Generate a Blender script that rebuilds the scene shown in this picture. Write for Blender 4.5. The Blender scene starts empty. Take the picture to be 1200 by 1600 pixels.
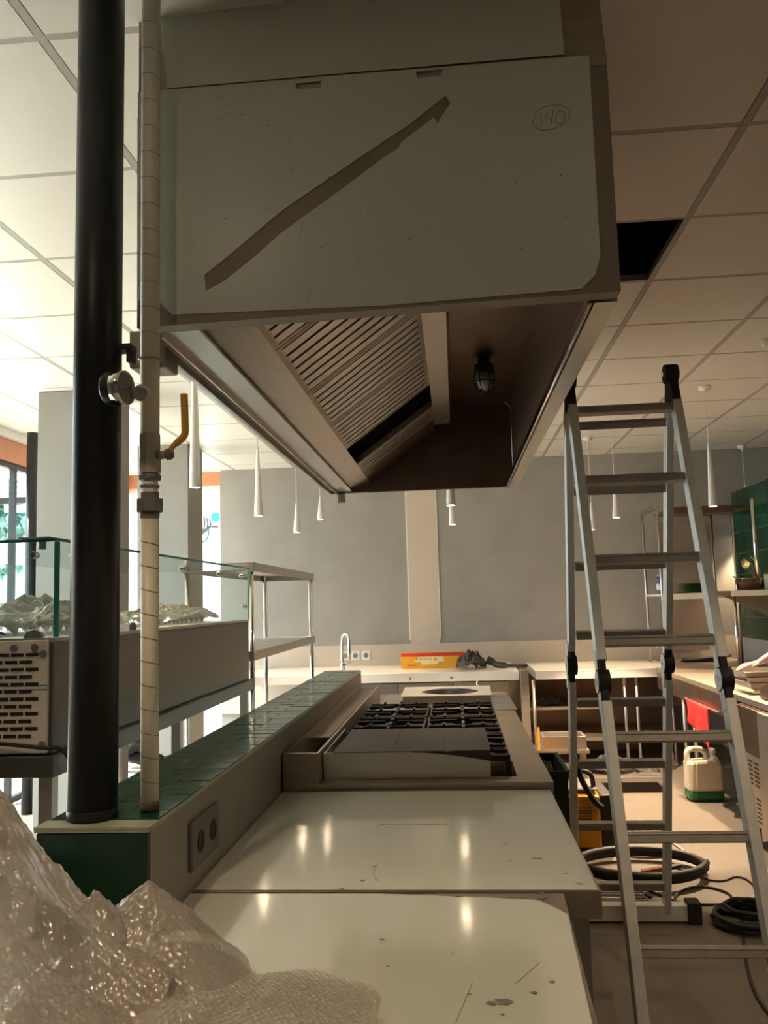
import bpy, bmesh, math, random
import numpy as np
from mathutils import Vector, Matrix, noise
random.seed(7)
PI = math.pi
C = bpy.context.scene.collection
SC = bpy.context.scene

# ---------------------------------------------------------------- camera
F_PX, YAW, PITCH, ROLL, EYE = 1316.0, .081, .1066, -.0295, 1.55
fw = Vector((-math.sin(YAW)*math.cos(PITCH), math.cos(YAW)*math.cos(PITCH), math.sin(PITCH)))
rt0 = Vector((math.cos(YAW), math.sin(YAW), 0)); up0 = rt0.cross(fw)
rt = math.cos(ROLL)*rt0 + math.sin(ROLL)*up0
up = -math.sin(ROLL)*rt0 + math.cos(ROLL)*up0
cd = bpy.data.cameras.new('camera'); cam = bpy.data.objects.new('camera', cd); C.objects.link(cam)
cam.matrix_world = Matrix(((rt.x, up.x, -fw.x, 0), (rt.y, up.y, -fw.y, 0), (rt.z, up.z, -fw.z, EYE), (0, 0, 0, 1)))
cd.sensor_fit = 'VERTICAL'; cd.sensor_height = 32; cd.sensor_width = 24; cd.lens = 32*F_PX/1600
cd.clip_start = .05; cd.clip_end = 200
SC.camera = cam
def ray(px, py): return fw*F_PX + rt*(px-600) - up*(py-800)
def atY(px, py, y): d = ray(px, py); return d*(y/d.y) + Vector((0, 0, EYE))
def atX(px, py, x): d = ray(px, py); return d*(x/d.x) + Vector((0, 0, EYE))
def atZ(px, py, z): d = ray(px, py); return d*((z-EYE)/d.z) + Vector((0, 0, EYE))

# ---------------------------------------------------------------- world, sun, exposure
SC.view_settings.view_transform = 'Standard'; SC.view_settings.look = 'None'
SC.view_settings.gamma = 1; SC.view_settings.use_curve_mapping = False
SC.view_settings.exposure = .15
w = bpy.data.worlds.new('sky'); SC.world = w; w.use_nodes = True
bg = w.node_tree.nodes['Background']; bg.inputs[0].default_value = (.80, .91, 1, 1); bg.inputs[1].default_value = 6.5
sl = bpy.data.lights.new('sun', 'SUN'); sun = bpy.data.objects.new('sun', sl); C.objects.link(sun)
sl.energy = 22; sl.angle = .012; sl.color = (1, .93, .80)
sun.rotation_euler = Vector((.60, .10, -.78)).to_track_quat('-Z', 'Y').to_euler()

def lamp(name, kind, loc, power, col, size=.1, rot=(0, 0, 0), **k):
    l = bpy.data.lights.new(name, kind); o = bpy.data.objects.new(name, l); C.objects.link(o)
    o.location = loc; o.rotation_euler = rot; l.energy = power; l.color = col
    if kind == 'AREA': l.size = size
    else: l.shadow_soft_size = size
    for a, b in k.items(): setattr(l, a, b)
    return o
WARM = (1, .72, .45)

# ---------------------------------------------------------------- materials
MATS = {}
def mat(name, col, rough=.5, metal=0, bump=0, scale=20, var=0, stretch=None, emit=None, es=0, spec=.5, trans=0, coat=0, detail=4):
    if name in MATS: return MATS[name]
    m = bpy.data.materials.new(name); m.use_nodes = True; nt = m.node_tree; b = nt.nodes['Principled BSDF']
    b.inputs['Base Color'].default_value = (*col, 1); b.inputs['Roughness'].default_value = rough
    b.inputs['Metallic'].default_value = metal; b.inputs['Specular IOR Level'].default_value = spec
    b.inputs['Transmission Weight'].default_value = trans; b.inputs['Coat Weight'].default_value = coat
    if emit: b.inputs['Emission Color'].default_value = (*emit, 1); b.inputs['Emission Strength'].default_value = es
    if bump or var:
        tc = nt.nodes.new('ShaderNodeTexCoord'); mp = nt.nodes.new('ShaderNodeMapping'); n = nt.nodes.new('ShaderNodeTexNoise')
        nt.links.new(tc.outputs['Object'], mp.inputs[0]); nt.links.new(mp.outputs[0], n.inputs[0])
        n.inputs['Scale'].default_value = scale; n.inputs['Detail'].default_value = detail
        if stretch: mp.inputs['Scale'].default_value = stretch
        if var:
            r = nt.nodes.new('ShaderNodeMix'); r.data_type = 'RGBA'
            r.inputs[6].default_value = (*[max(0, c*(1-var)) for c in col], 1); r.inputs[7].default_value = (*[min(1, c*(1+var)) for c in col], 1)
            nt.links.new(n.outputs[0], r.inputs[0]); nt.links.new(r.outputs[2], b.inputs['Base Color'])
        if bump:
            bp = nt.nodes.new('ShaderNodeBump'); bp.inputs['Strength'].default_value = bump; bp.inputs['Distance'].default_value = .01
            nt.links.new(n.outputs[0], bp.inputs['Height']); nt.links.new(bp.outputs[0], b.inputs['Normal'])
    MATS[name] = m; return m
steel = mat('brushed_steel', (.56, .53, .50), .32, .95, .05, 6, .10, (1, 1, 30))
steel_x = mat('brushed_steel_lengthwise', (.52, .49, .45), .30, .95, .05, 6, .12, (30, 1, 30))
steel_dull = mat('stainless_dull', (.40, .34, .28), .42, .8, .04, 5, .18, (1, 1, 8))
case_steel = mat('case_steel', (.175, .18, .175), .34, .85, .05, 4, .12, (1, .3, 6))
steel_dark = mat('dark_brown_steel', (.19, .13, .095), .35, .85, .05, 4, .25, (2, 2, 2))  # plain darker brown steel: hood interior, aprons, cabinet fronts
chrome = mat('chrome', (.75, .73, .70), .12, 1)
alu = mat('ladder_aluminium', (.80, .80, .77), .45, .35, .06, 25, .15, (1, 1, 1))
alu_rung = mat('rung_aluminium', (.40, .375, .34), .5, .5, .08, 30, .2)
film = mat('protective_film', (.60, .61, .55), .34, 0, .06, 3, .06, (1, 1, .35), spec=.45)
film_top = mat('worktop_film', (.535, .55, .485), .10, 0, .035, 5, .05, (1.2, 1, 1), spec=.6)
film_white = mat('white_worktop', (.86, .82, .74), .22, 0, .03, 6, .05)
black_paint = mat('black_paint', (.012, .013, .014), .38, 0, .05, 8, .2, spec=.35)
black = mat('matt_black', (.015, .014, .013), .6, 0, .05, 30, .3)
iron = mat('cast_iron', (.012, .012, .012), .45, .1, .2, 80, .3)
rubber = mat('black_rubber', (.02, .018, .016), .55, 0, .1, 60, .3)
conc = mat('grey_plaster', (.33, .315, .285), .62, 0, .12, 3.2, .16, detail=9, spec=.3)
conc_l = mat('column_plaster', (.27, .26, .24), .7, 0, .10, 4, .10, detail=8, spec=.2)
beige = mat('beige_plaster', (.62, .52, .42), .6, 0, .08, 5, .08, detail=7)
halfwall_m = mat('half_wall_plaster', (.26, .25, .22), .6, 0, .15, 6, .15, detail=8)
floor_m = mat('screed_floor', (.165, .140, .115), .5, 0, .08, 2.5, .18, detail=8)
ctile = mat('ceiling_tile', (.80, .77, .72), .35, 0, .03, 60, .03, spec=.5)
tbar = mat('ceiling_bar', (.40, .38, .35), .4)
gap = mat('tile_gap', (.10, .09, .08), .8)
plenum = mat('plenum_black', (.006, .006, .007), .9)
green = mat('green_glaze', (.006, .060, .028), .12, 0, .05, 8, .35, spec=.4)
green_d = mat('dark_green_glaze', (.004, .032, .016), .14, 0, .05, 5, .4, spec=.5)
grout = mat('tile_grout', (.35, .36, .27), .45, 0, .1, 40, .2)
pvc = mat('cream_pipe', (.78, .73, .60), .42, 0, .06, 14, .10)
fitting = mat('nickel_fitting', (.66, .61, .50), .38, .4, .05, 20, .15)
galv = mat('galvanised', (.30, .30, .27), .45, .6, .1, 40, .2)
yellow_h = mat('yellow_handle', (.85, .46, .10), .45, 0, .05, 20, .15)
orange = mat('orange_beam', (.62, .25, .12), .55, 0, .05, 8, .12)
white_l = mat('white_lamp', (.85, .82, .77), .35)
white_r = mat('white_plastic', (.82, .80, .76), .4)
lens_g = mat('lamp_lens', (1, .9, .75), .4, emit=(1, .80, .52), es=120)
yellow = mat('yellow_shell', (.80, .36, .01), .4, 0, .03, 20, .08)
red = mat('red_cloth', (.70, .02, .015), .75, 0, .2, 20, .15)
rust = mat('rust_dirt', (.10, .06, .035), .8, 0, .3, 60, .4)
skin = mat('skin', (.62, .33, .24), .5, 0, .05, 40, .08)
cloth_d = mat('dark_trousers', (.02, .018, .02), .85, 0, .2, 50, .2)
cloth_b = mat('brown_jacket', (.13, .05, .035), .8, 0, .2, 50, .2)
cloth_g = mat('grey_shirt', (.25, .25, .27), .8, 0, .2, 50, .2)
hair = mat('dark_hair', (.02, .015, .01), .6, 0, .4, 90, .3)
shoe_m = mat('grey_shoe', (.12, .10, .085), .7, 0, .2, 60, .2)
plate_g = mat('green_plate', (.03, .12, .03), .3)
pave = mat('pale_pavement', (.72, .66, .55), .8, 0, .1, 4, .08)
bldg = mat('pale_render', (.62, .63, .60), .8, 0, .1, 3, .1)
leaf = mat('pale_foliage', (.22, .42, .36), .7, 0, .3, 12, .5)
turq = mat('turquoise', (.02, .62, .60), .4)
greyfab = mat('grey_awning', (.30, .34, .40), .7)
pencil = mat('pencil_mark', (.16, .16, .16), .8)
pinkm = mat('red_marker', (.50, .36, .31), .7)
can_b = mat('blue_can', (.08, .09, .22), .35, .3, 0, 30, .3)
def glass_mat(name, tint, ior=1.45, shine=1.0):
    m = bpy.data.materials.new(name); m.use_nodes = True; nt = m.node_tree; nt.nodes.clear()
    o = nt.nodes.new('ShaderNodeOutputMaterial'); mx = nt.nodes.new('ShaderNodeMixShader'); t = nt.nodes.new('ShaderNodeBsdfTransparent')
    g = nt.nodes.new('ShaderNodeBsdfGlossy'); f = nt.nodes.new('ShaderNodeFresnel')
    t.inputs[0].default_value = (*tint, 1); g.inputs['Roughness'].default_value = .02; f.inputs[0].default_value = ior
    ge = nt.nodes.new('ShaderNodeNewGeometry'); iv = nt.nodes.new('ShaderNodeMath'); iv.operation = 'SUBTRACT'; iv.inputs[0].default_value = 1; ml = nt.nodes.new('ShaderNodeMath'); ml.operation = 'MULTIPLY'
    nt.links.new(ge.outputs['Backfacing'], iv.inputs[1]); nt.links.new(iv.outputs[0], ml.inputs[0]); nt.links.new(f.outputs[0], ml.inputs[1]); nt.links.new(ml.outputs[0], mx.inputs[0]); nt.links.new(t.outputs[0], mx.inputs[1]); nt.links.new(g.outputs[0], mx.inputs[2]); nt.links.new(mx.outputs[0], o.inputs[0])
    return m
win_glass = glass_mat('window_glass', (.93, .96, .96))
case_glass = glass_mat('case_glass', (.95, .99, .985), 1.45)
glass_edge = mat('glass_edge', (.03, .30, .24), .15, emit=None, spec=.6)
bulb_glass = mat('bulb_glass', (.45, .42, .38), .15, 0, spec=.8)
def film_clear(nm='bubble_film', OPA=.55, DF=.5):
    m = bpy.data.materials.new(nm); m.use_nodes = True; nt = m.node_tree; nt.nodes.clear()
    o = nt.nodes.new('ShaderNodeOutputMaterial'); a = nt.nodes.new('ShaderNodeMixShader'); b2 = nt.nodes.new('ShaderNodeMixShader'); c2 = nt.nodes.new('ShaderNodeMixShader')
    t = nt.nodes.new('ShaderNodeBsdfTransparent'); t.inputs[0].default_value = (.95, .94, .92, 1)
    tl = nt.nodes.new('ShaderNodeBsdfTranslucent'); tl.inputs[0].default_value = (.92, .83, .75, 1)
    d = nt.nodes.new('ShaderNodeBsdfDiffuse'); d.inputs[0].default_value = (.86, .79, .72, 1)
    g = nt.nodes.new('ShaderNodeBsdfGlossy'); g.inputs[0].default_value = (1, .96, .9, 1); g.inputs['Roughness'].default_value = .12
    f = nt.nodes.new('ShaderNodeFresnel'); f.inputs[0].default_value = 1.75
    vo = nt.nodes.new('ShaderNodeTexNoise'); vo.inputs['Scale'].default_value = 38; vo.inputs['Detail'].default_value = 6
    tc = nt.nodes.new('ShaderNodeTexCoord'); bp = nt.nodes.new('ShaderNodeBump'); bp.inputs['Strength'].default_value = .5; bp.inputs['Distance'].default_value = .006
    nt.links.new(tc.outputs['Object'], vo.inputs[0]); nt.links.new(vo.outputs[0], bp.inputs['Height'])
    for s in (tl, d, g): nt.links.new(bp.outputs[0], s.inputs['Normal'])
    b2.inputs[0].default_value = DF; nt.links.new(tl.outputs[0], b2.inputs[1]); nt.links.new(d.outputs[0], b2.inputs[2])
    a.inputs[0].default_value = OPA; nt.links.new(t.outputs[0], a.inputs[1]); nt.links.new(b2.outputs[0], a.inputs[2])
    nt.links.new(f.outputs[0], c2.inputs[0]); nt.links.new(a.outputs[0], c2.inputs[1]); nt.links.new(g.outputs[0], c2.inputs[2]); nt.links.new(c2.outputs[0], o.inputs[0])
    return m
bubble_m = film_clear()

# ---------------------------------------------------------------- mesh helpers
class MB:
    def __init__(s): s.bm = bmesh.new()
    def hull(s, pts8):           # 8 points: bottom 4 ccw, top 4 ccw
        v = [s.bm.verts.new(p) for p in pts8]
        for f in ((0, 3, 2, 1), (4, 5, 6, 7), (0, 1, 5, 4), (1, 2, 6, 5), (2, 3, 7, 6), (3, 0, 4, 7)): s.bm.faces.new([v[i] for i in f])
        return s
    def box(s, x0, x1, y0, y1, z0, z1):
        return s.hull([(x0, y0, z0), (x1, y0, z0), (x1, y1, z0), (x0, y1, z0), (x0, y0, z1), (x1, y0, z1), (x1, y1, z1), (x0, y1, z1)])
    def bar(s, a, b, wx, wd, side=(1, 0, 0)):  # rectangular bar from a to b
        a, b = Vector(a), Vector(b); d = (b-a).normalized(); sx = Vector(side); sx = (sx - d*sx.dot(d)).normalized(); n = d.cross(sx)
        q = [(-wx/2, -wd/2), (wx/2, -wd/2), (wx/2, wd/2), (-wx/2, wd/2)]
        pts = [a + sx*u + n*v for u, v in q] + [b + sx*u + n*v for u, v in q]
        return s.hull(pts)
    def cyl(s, a, b, r, r2=None, n=20, cap=True):
        a, b = Vector(a), Vector(b); r2 = r if r2 is None else r2; d = (b-a).normalized()
        e = Vector((1, 0, 0)) if abs(d.x) < .9 else Vector((0, 1, 0)); u = d.cross(e).normalized(); v = d.cross(u)
        A = [s.bm.verts.new(a + (u*math.cos(2*PI*i/n) + v*math.sin(2*PI*i/n))*r) for i in range(n)]
        B = [s.bm.verts.new(b + (u*math.cos(2*PI*i/n) + v*math.sin(2*PI*i/n))*max(r2, 1e-4)) for i in range(n)]
        for i in range(n): f = s.bm.faces.new((A[i], A[(i+1) % n], B[(i+1) % n], B[i])); f.smooth = n > 8
        if cap: s.bm.faces.new(A[::-1]); s.bm.faces.new(B)
        return s
    def lathe(s, prof, loc=(0, 0, 0), n=24, axis=None, smooth=True):
        loc = Vector(loc); R = Vector(axis).normalized().to_track_quat('Z', 'Y').to_matrix() if axis else Matrix.Identity(3); rings = []
        for r, z in prof: rings.append([s.bm.verts.new(loc + R @ Vector((max(r, 1e-4)*math.cos(2*PI*i/n), max(r, 1e-4)*math.sin(2*PI*i/n), z))) for i in range(n)])
        for A, B in zip(rings, rings[1:]):
            for i in range(n): f = s.bm.faces.new((A[i], A[(i+1) % n], B[(i+1) % n], B[i])); f.smooth = smooth
        s.bm.faces.new(rings[0][::-1]); s.bm.faces.new(rings[-1]); return s
    def tube(s, pts, r, n=8, closed=False):
        pts = [Vector(p) for p in pts]; N = len(pts); rings = []
        for i, p in enumerate(pts):
            a = pts[(i-1) % N] if (closed or i) else p; b = pts[(i+1) % N] if (closed or i < N-1) else p
            d = (b-a).normalized()
            if i == 0: e = Vector((0, 0, 1)) if abs(d.z) < .95 else Vector((1, 0, 0)); u = d.cross(e).normalized()
            else: u = (u-d*u.dot(d)).normalized()
            v = d.cross(u)
            rr = r[i] if isinstance(r, (list, tuple)) else r
            rings.append([s.bm.verts.new(p + (u*math.cos(2*PI*k/n) + v*math.sin(2*PI*k/n))*rr) for k in range(n)])
        for i in range(N if closed else N-1):
            A, B = rings[i], rings[(i+1) % N]
            for k in range(n): f = s.bm.faces.new((A[k], A[(k+1) % n], B[(k+1) % n], B[k])); f.smooth = True
        if not closed: s.bm.faces.new(rings[0][::-1]); s.bm.faces.new(rings[-1])
        return s
    def prism(s, poly, ext):
        ext = Vector(ext); A = [s.bm.verts.new(p) for p in poly]; B = [s.bm.verts.new(Vector(p)+ext) for p in poly]; n = len(poly)
        s.bm.faces.new(A[::-1]); s.bm.faces.new(B)
        for i in range(n): s.bm.faces.new((A[i], A[(i+1) % n], B[(i+1) % n], B[i]))
        return s
    def done(s, name, m, parent=None, bevel=0, **props):
        bmesh.ops.recalc_face_normals(s.bm, faces=s.bm.faces)
        me = bpy.data.meshes.new(name); s.bm.to_mesh(me); s.bm.free(); me.materials.append(m)
        o = bpy.data.objects.new(name, me); C.objects.link(o)
        if parent is not None: o.parent = parent; o.matrix_parent_inverse = parent_inv(parent)
        if bevel:
            md = o.modifiers.new('bevel', 'BEVEL'); md.width = bevel; md.segments = 2; md.limit_method = 'ANGLE'; md.angle_limit = .6
        for k, v in props.items(): o[k] = v
        return o
def parent_inv(p):
    M = Matrix.Translation(p.location) @ p.rotation_euler.to_matrix().to_4x4()
    q = p.parent
    if q is not None and q.type == 'EMPTY': M = Matrix.Translation(q.location) @ q.rotation_euler.to_matrix().to_4x4() @ M if q.location.length and p.type == 'EMPTY' else M
    return M.inverted()
def thing(name, label, cat, loc=(0, 0, 0), group=None):
    o = bpy.data.objects.new(name, None); C.objects.link(o); o.location = loc; o['label'] = label; o['category'] = cat
    if group: o['group'] = group
    return o
def tag(o, label, cat, group=None, kind=None):
    o['label'] = label; o['category'] = cat
    if group: o['group'] = group
    if kind: o['kind'] = kind
    return o
def child(name, m, parent, mb, bevel=0, **k):
    # sub-part of a mesh part: the mesh parents stay at identity, so no inverse is needed
    o = mb.done(name, m, None, bevel, **k); o.parent = parent
    if parent.type == 'EMPTY': o.matrix_parent_inverse = parent_inv(parent)
    elif parent.parent is not None and parent.parent.type == 'EMPTY': o.matrix_parent_inverse = Matrix.Identity(4)
    return o
def copy_tree(root, loc, label=None):
    r = root.copy(); C.objects.link(r); r.location = loc
    if label: r['label'] = label
    for ch in [c for c in root.children]:
        c = ch.copy(); C.objects.link(c); c.parent = r
        for g in ch.children:
            d = g.copy(); C.objects.link(d); d.parent = c
    return r
def struct(name, mb, m, **k): return mb.done(name, m, None, kind='structure', **k)
def sheet(name, pts, m, parent, th=.002, n=None, holes=(), **k):
    # flat sheet from a 3d outline (planar), with holes, thickness th along the normal
    P = [Vector(p) for p in pts]; nn = Vector(n).normalized() if n else (P[1]-P[0]).cross(P[2]-P[1]).normalized()
    u = (P[1]-P[0]).normalized(); v = nn.cross(u); o0 = P[0]
    loops_ = [[Vector(((q-o0).dot(u), (q-o0).dot(v), 0)) for q in map(Vector, loop)] for loop in [P]+[list(h) for h in holes]]
    if len(loops_) > 1:
        from mathutils.geometry import delaunay_2d_cdt
        vv = []; ff = []; 
        for l in loops_: ff.append(list(range(len(vv), len(vv)+len(l)))); vv += [q.to_2d() for q in l]
        ov, oe, of, _, _, _ = delaunay_2d_cdt(vv, [], ff, 0, 1e-6)
        def inside(p_, l):
            c_ = False
            for q0, q1 in zip(l, l[1:]+l[:1]):
                if (q0.y > p_.y) != (q1.y > p_.y) and p_.x < (q1.x-q0.x)*(p_.y-q0.y)/(q1.y-q0.y)+q0.x: c_ = not c_
            return c_
        tris = []
        for f_ in of:
            c0_ = sum((ov[i] for i in f_), Vector((0, 0)))/len(f_)
            if inside(c0_, loops_[0]) and not any(inside(c0_, l) for l in loops_[1:]): tris.append(tuple(f_))
        pts2 = [Vector((q.x, q.y, 0)) for q in ov]
    else: pts2 = loops_[0]; tris = [tuple(range(len(pts2)))]
    bm = bmesh.new(); A = [bm.verts.new(o0+u*q.x+v*q.y-nn*th/2) for q in pts2]
    for t_ in tris:
        try: bm.faces.new([A[i] for i in t_])
        except ValueError: pass
    bmesh.ops.delete(bm, geom=[q for q in bm.verts if not q.link_faces], context='VERTS')
    g_ = bmesh.ops.extrude_face_region(bm, geom=bm.faces[:]); bmesh.ops.translate(bm, verts=[e for e in g_['geom'] if isinstance(e, bmesh.types.BMVert)], vec=nn*th)
    bmesh.ops.recalc_face_normals(bm, faces=bm.faces); me = bpy.data.meshes.new(name); bm.to_mesh(me); bm.free(); me.materials.append(m)
    o = bpy.data.objects.new(name, me); C.objects.link(o); o.parent = parent
    for a, b in k.items(): o[a] = b
    return o
def smooth_path(pts, n=8, closed=False):
    pts = [Vector(p) for p in pts]; out = []; N = len(pts)
    for i in range(N if closed else N-1):
        p0, p1, p2, p3 = (pts[(i-1) % N] if closed or i else pts[0]), pts[i], pts[(i+1) % N], (pts[(i+2) % N] if closed or i+2 < N else pts[-1])
        for k in range(n):
            t = k/n; out.append(.5*((2*p1) + (p2-p0)*t + (2*p0-5*p1+4*p2-p3)*t*t + (3*p1-p0-3*p2+p3)*t**3))
    if not closed: out.append(pts[-1])
    return out

# ================================================================ SETTING
CEIL = 3.06; BACK = 9.1; LEFT = -3.65
fl = struct('floor', MB().box(LEFT, 4.6, -2.2, BACK, -.12, 0), floor_m)
gr = struct('ground', MB().box(-22, LEFT-.005, -8, 26, -.2, -.03).box(LEFT-.005, 8, BACK+.16, 26, -.2, -.03), pave)
# ceiling: bar grid, one tile missing beside the hood
TS = .677; X0 = .319; Y0 = 2.68
xs = [X0+TS*i for i in range(-6, 8)]; ys = [Y0+TS*j for j in range(-8, 11)]
g = MB()
for x in xs: g.box(x-.012, x+.012, -2.2, BACK, CEIL, CEIL+.03)
for y in ys: g.box(LEFT, 4.6, y-.012, y+.012, CEIL+.0005, CEIL+.0295)
ceil = struct('ceiling', g, tbar)
tm = MB().box(-.3235, .3235, -.327, .327, -.006, .012).done('ceiling_tile', ctile, ceil)
first = True
for i in range(-7, 7):
    for j in range(-8, 10):
        xa, xb = max(X0+TS*i, LEFT), min(X0+TS*(i+1), 4.6); ya = Y0+TS*j; yb = min(ya+TS, BACK)
        if xb-xa < .1 or yb-ya < .05 or yb < 0.2 or (xa+xb)/2 > 4.2: continue
        cx, cy = (xa+xb)/2, (ya+yb)/2
        if abs(cx-.6575) < .05 and abs(cy-3.6955) < .1: continue
        if -.70 < xa and xb < .36 and 2.0 < ya and yb < 5.2: continue
        o = tm if first else tm.copy()
        if not first: C.objects.link(o); o.parent = ceil
        first = False
        o.location = (cx, cy, CEIL+.006+random.uniform(-.0012, .0012)); o.scale = ((xb-xa)/TS, (yb-ya)/TS, 1)
MB().box(LEFT-.2, 4.8, -2.3, BACK+.15, 3.35, 3.5).done('roof_slab', plenum, ceil)
# back wall with lighter strip and band
wb = struct('wall_back', MB().box(-2.56, 5.13, BACK, BACK+.15, 0, 3.494), conc)
MB().box(-2.56, 3.24, BACK-.006, BACK+.01, .4, 1.10).done('plaster_band', beige, wb)
MB().box(-0.4914, -0.1782, BACK-.012, BACK+.01, 1.10, CEIL-.002).done('plaster_strip', beige, wb)
MB().box(-0.5054, -0.4914, BACK-.010, BACK+.01, 1.14, CEIL-.002).box(-0.1782, -0.1642, BACK-.010, BACK+.01, 1.14, CEIL-.002).done('joint_filler', ctile, wb)
struct('wall_right', MB().box(4.6, 4.75, -2.2, BACK, 0, 3.35), conc)
wl = struct('wall_left', MB().box(LEFT-.15, LEFT, -2.2, 2.592, 0, 3.35).box(LEFT-.15, LEFT, 2.592, BACK+.15, CEIL+.02, 3.35), conc)
struct('wall_front', MB().box(LEFT-.15, 4.75, -2.35, -2.2, 0, 3.35), conc)
# right pier carrying the green tiles
wp = struct('wall_right_pier', MB().box(2.83, 2.92, 7.30, 8.72, 0, 2.552), conc)
k = 0
for r in range(7):
    for c in range(9):
        z0 = 1.10+r*.207; y0 = 7.302+c*.157
        MB().box(2.816, 2.831, y0, y0+.153, z0, z0+.203).done('tile', green if (r*3+c) % 4 else green_d, wp, .002)
# front face of pier is tiled too
for r in range(7):
    z0 = 1.10+r*.207
    MB().box(2.832, 2.918, 7.286, 7.301, z0, z0+.203).done('tile', green_d, wp, .002)
# beams over the windows
t1 = struct('trim_1', MB().box(LEFT-.12, LEFT+.0, 2.592, BACK+.15, 2.81, CEIL-.002), orange)
t2 = struct('trim_2', MB().box(LEFT, -2.56, BACK+.02, BACK+.15, 2.90, CEIL-.002), orange)
t3 = struct('trim_3', MB().box(LEFT-.02, LEFT+.05, 2.592, BACK, CEIL-.07, CEIL-.001), white_l)
# windows
def window(name, segs, z0, z1, axis, pos, dep=.05):
    f = MB()
    lo, hi = segs[0], segs[-1]
    def B(a, b, za, zb):
        return f.box(pos-dep, pos, a, b, za, zb) if axis == 'x' else f.box(a, b, pos, pos+dep, za, zb)
    B(lo, hi, z0, z0+.05); B(lo, hi, z1-.05, z1)
    for s_ in segs: B(s_-.02 if s_ != lo else s_, s_+.02 if s_ != hi else s_, z0+.05, z1-.05)
    fr = struct(name, f, black_paint)
    for a, b in zip(segs, segs[1:]):
        p = MB()
        if axis == 'x': p.box(pos-dep/2-.003, pos-dep/2+.003, a+.02, b-.02, z0+.05, z1-.05)
        else: p.box(a+.02, b-.02, pos+dep/2-.003, pos+dep/2+.003, z0+.05, z1-.05)
        p.done('pane', win_glass, fr)
    return fr
window('window_1', [2.592, 4.70, 6.80, 9.1], 0, 2.81, 'x', LEFT-.03)
window('window_2', [LEFT, -2.565], 0, 2.90, 'y', BACK+.05).data.materials[0] = white_l
# concrete columns
for nm, ya, yb, xa, xb in (('column', 5.47, 5.92, -2.81, -2.34), ('column', 7.50, 7.95, -2.89, -2.41)):
    o = MB().box(xa, xb, ya, yb, 0, CEIL-.003).done(nm, conc_l, None, .004, kind='structure')
o = MB().cyl((-3.3696, 6.48, 0), (-3.3696, 6.48, 3.0), .045).done('steel_post', black_paint); tag(o, 'thin round black steel post by the street window, left of the pale column', 'post')

# ================================================================ EXTERIOR
b = thing('neighbour_building', 'pale rendered building across the street seen over the glass case', 'building', (-15.12, 23.76, 0))
MB().box(-22.68, -9.72, 22.68, 27, -.03, 5.816).done('wall', bldg, b)
for i in range(5):
    f = MB().box(-20+i*2.3, -18.6+i*2.3, 22.626, 22.68, 1.0, 2.684).done('window', greyfab, b)
cn_ = thing('street_canopy', 'flat pale canopy over the pavement outside the left window', 'canopy', (-8, 10, 0))
MB().box(-13, -5.2, 8.2, 11.1, 3.14, 3.24).done('roof', white_r, cn_)
for k in range(5): MB().box(-13, -5.2, 8.6+k*.5, 8.66+k*.5, 3.11, 3.14).done('rib', greyfab, cn_)
MB().box(-13, -5.2, 11.1, 11.16, 3.06, 3.26).done('fascia', black_paint, cn_)
for x in (-12.8, -5.4): MB().box(x-.05, x+.05, 11.0, 11.1, -.03, 3.14).done('post', white_r, cn_)
MB().prism([(-23.004, 21.384, 2.954), (-23.004, 22.68, 3.17), (-23.004, 22.68, 3.008), (-23.004, 21.384, 2.8136)], (12.6, 0, 0)).done('canopy', greyfab, b)
def tree(name, x, y, h, r, label, m=leaf):
    t = thing(name, label, 'tree', (x, y, -.03), 'street trees')
    MB().cyl((x, y, -.03), (x, y, h*.6), .12, .07).done('trunk', rust, t)
    rnd = random.Random(int(x*10)); vs = []; fs = []
    for k in range(4200):
        d = Vector((rnd.gauss(0, 1), rnd.gauss(0, 1), rnd.gauss(0, 1))).normalized()*r*(rnd.random()**.4)
        c = Vector((x, y, h*.86)) + Vector((d.x, d.y, d.z*.8)); a = Vector((rnd.gauss(0, 1), rnd.gauss(0, 1), rnd.gauss(0, 1))).normalized()*.12; e = a.cross(Vector((0, 0, 1))).normalized()*.06
        n0 = len(vs); vs += [c-a, c+e, c+a, c-e]; fs.append((n0, n0+1, n0+2, n0+3))
    me = bpy.data.meshes.new('foliage'); me.from_pydata(vs, [], fs); me.materials.append(m)
    o = bpy.data.objects.new('foliage', me); C.objects.link(o); o.parent = t; o.matrix_parent_inverse = parent_inv(t); o['kind'] = 'stuff'
tree('street_tree', -8.2, 13.8, 3.6, 1.3, 'pale blue-green tree outside the left window, nearest the black post')
tree('street_tree', -11.2, 15.6, 3.9, 1.4, 'pale blue-green tree outside, farther along the street')
rl = thing('street_railing', 'dark railing across the street outside the left window', 'railing', (-12.96, 14.472, 0))
MB().box(-18.36, -8.64, 12.0, 12.04, 2.58, 2.66).done('top_rail', cloth_b, rl); MB().box(-18.36, -8.64, 12.0, 12.04, 2.2, 2.24).done('bottom_rail', black_paint, rl)
for i in range(10): MB().box(-17+i, -16.95+i, 12.0, 12.04, -.03, 2.58).done('post', black_paint, rl)
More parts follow.
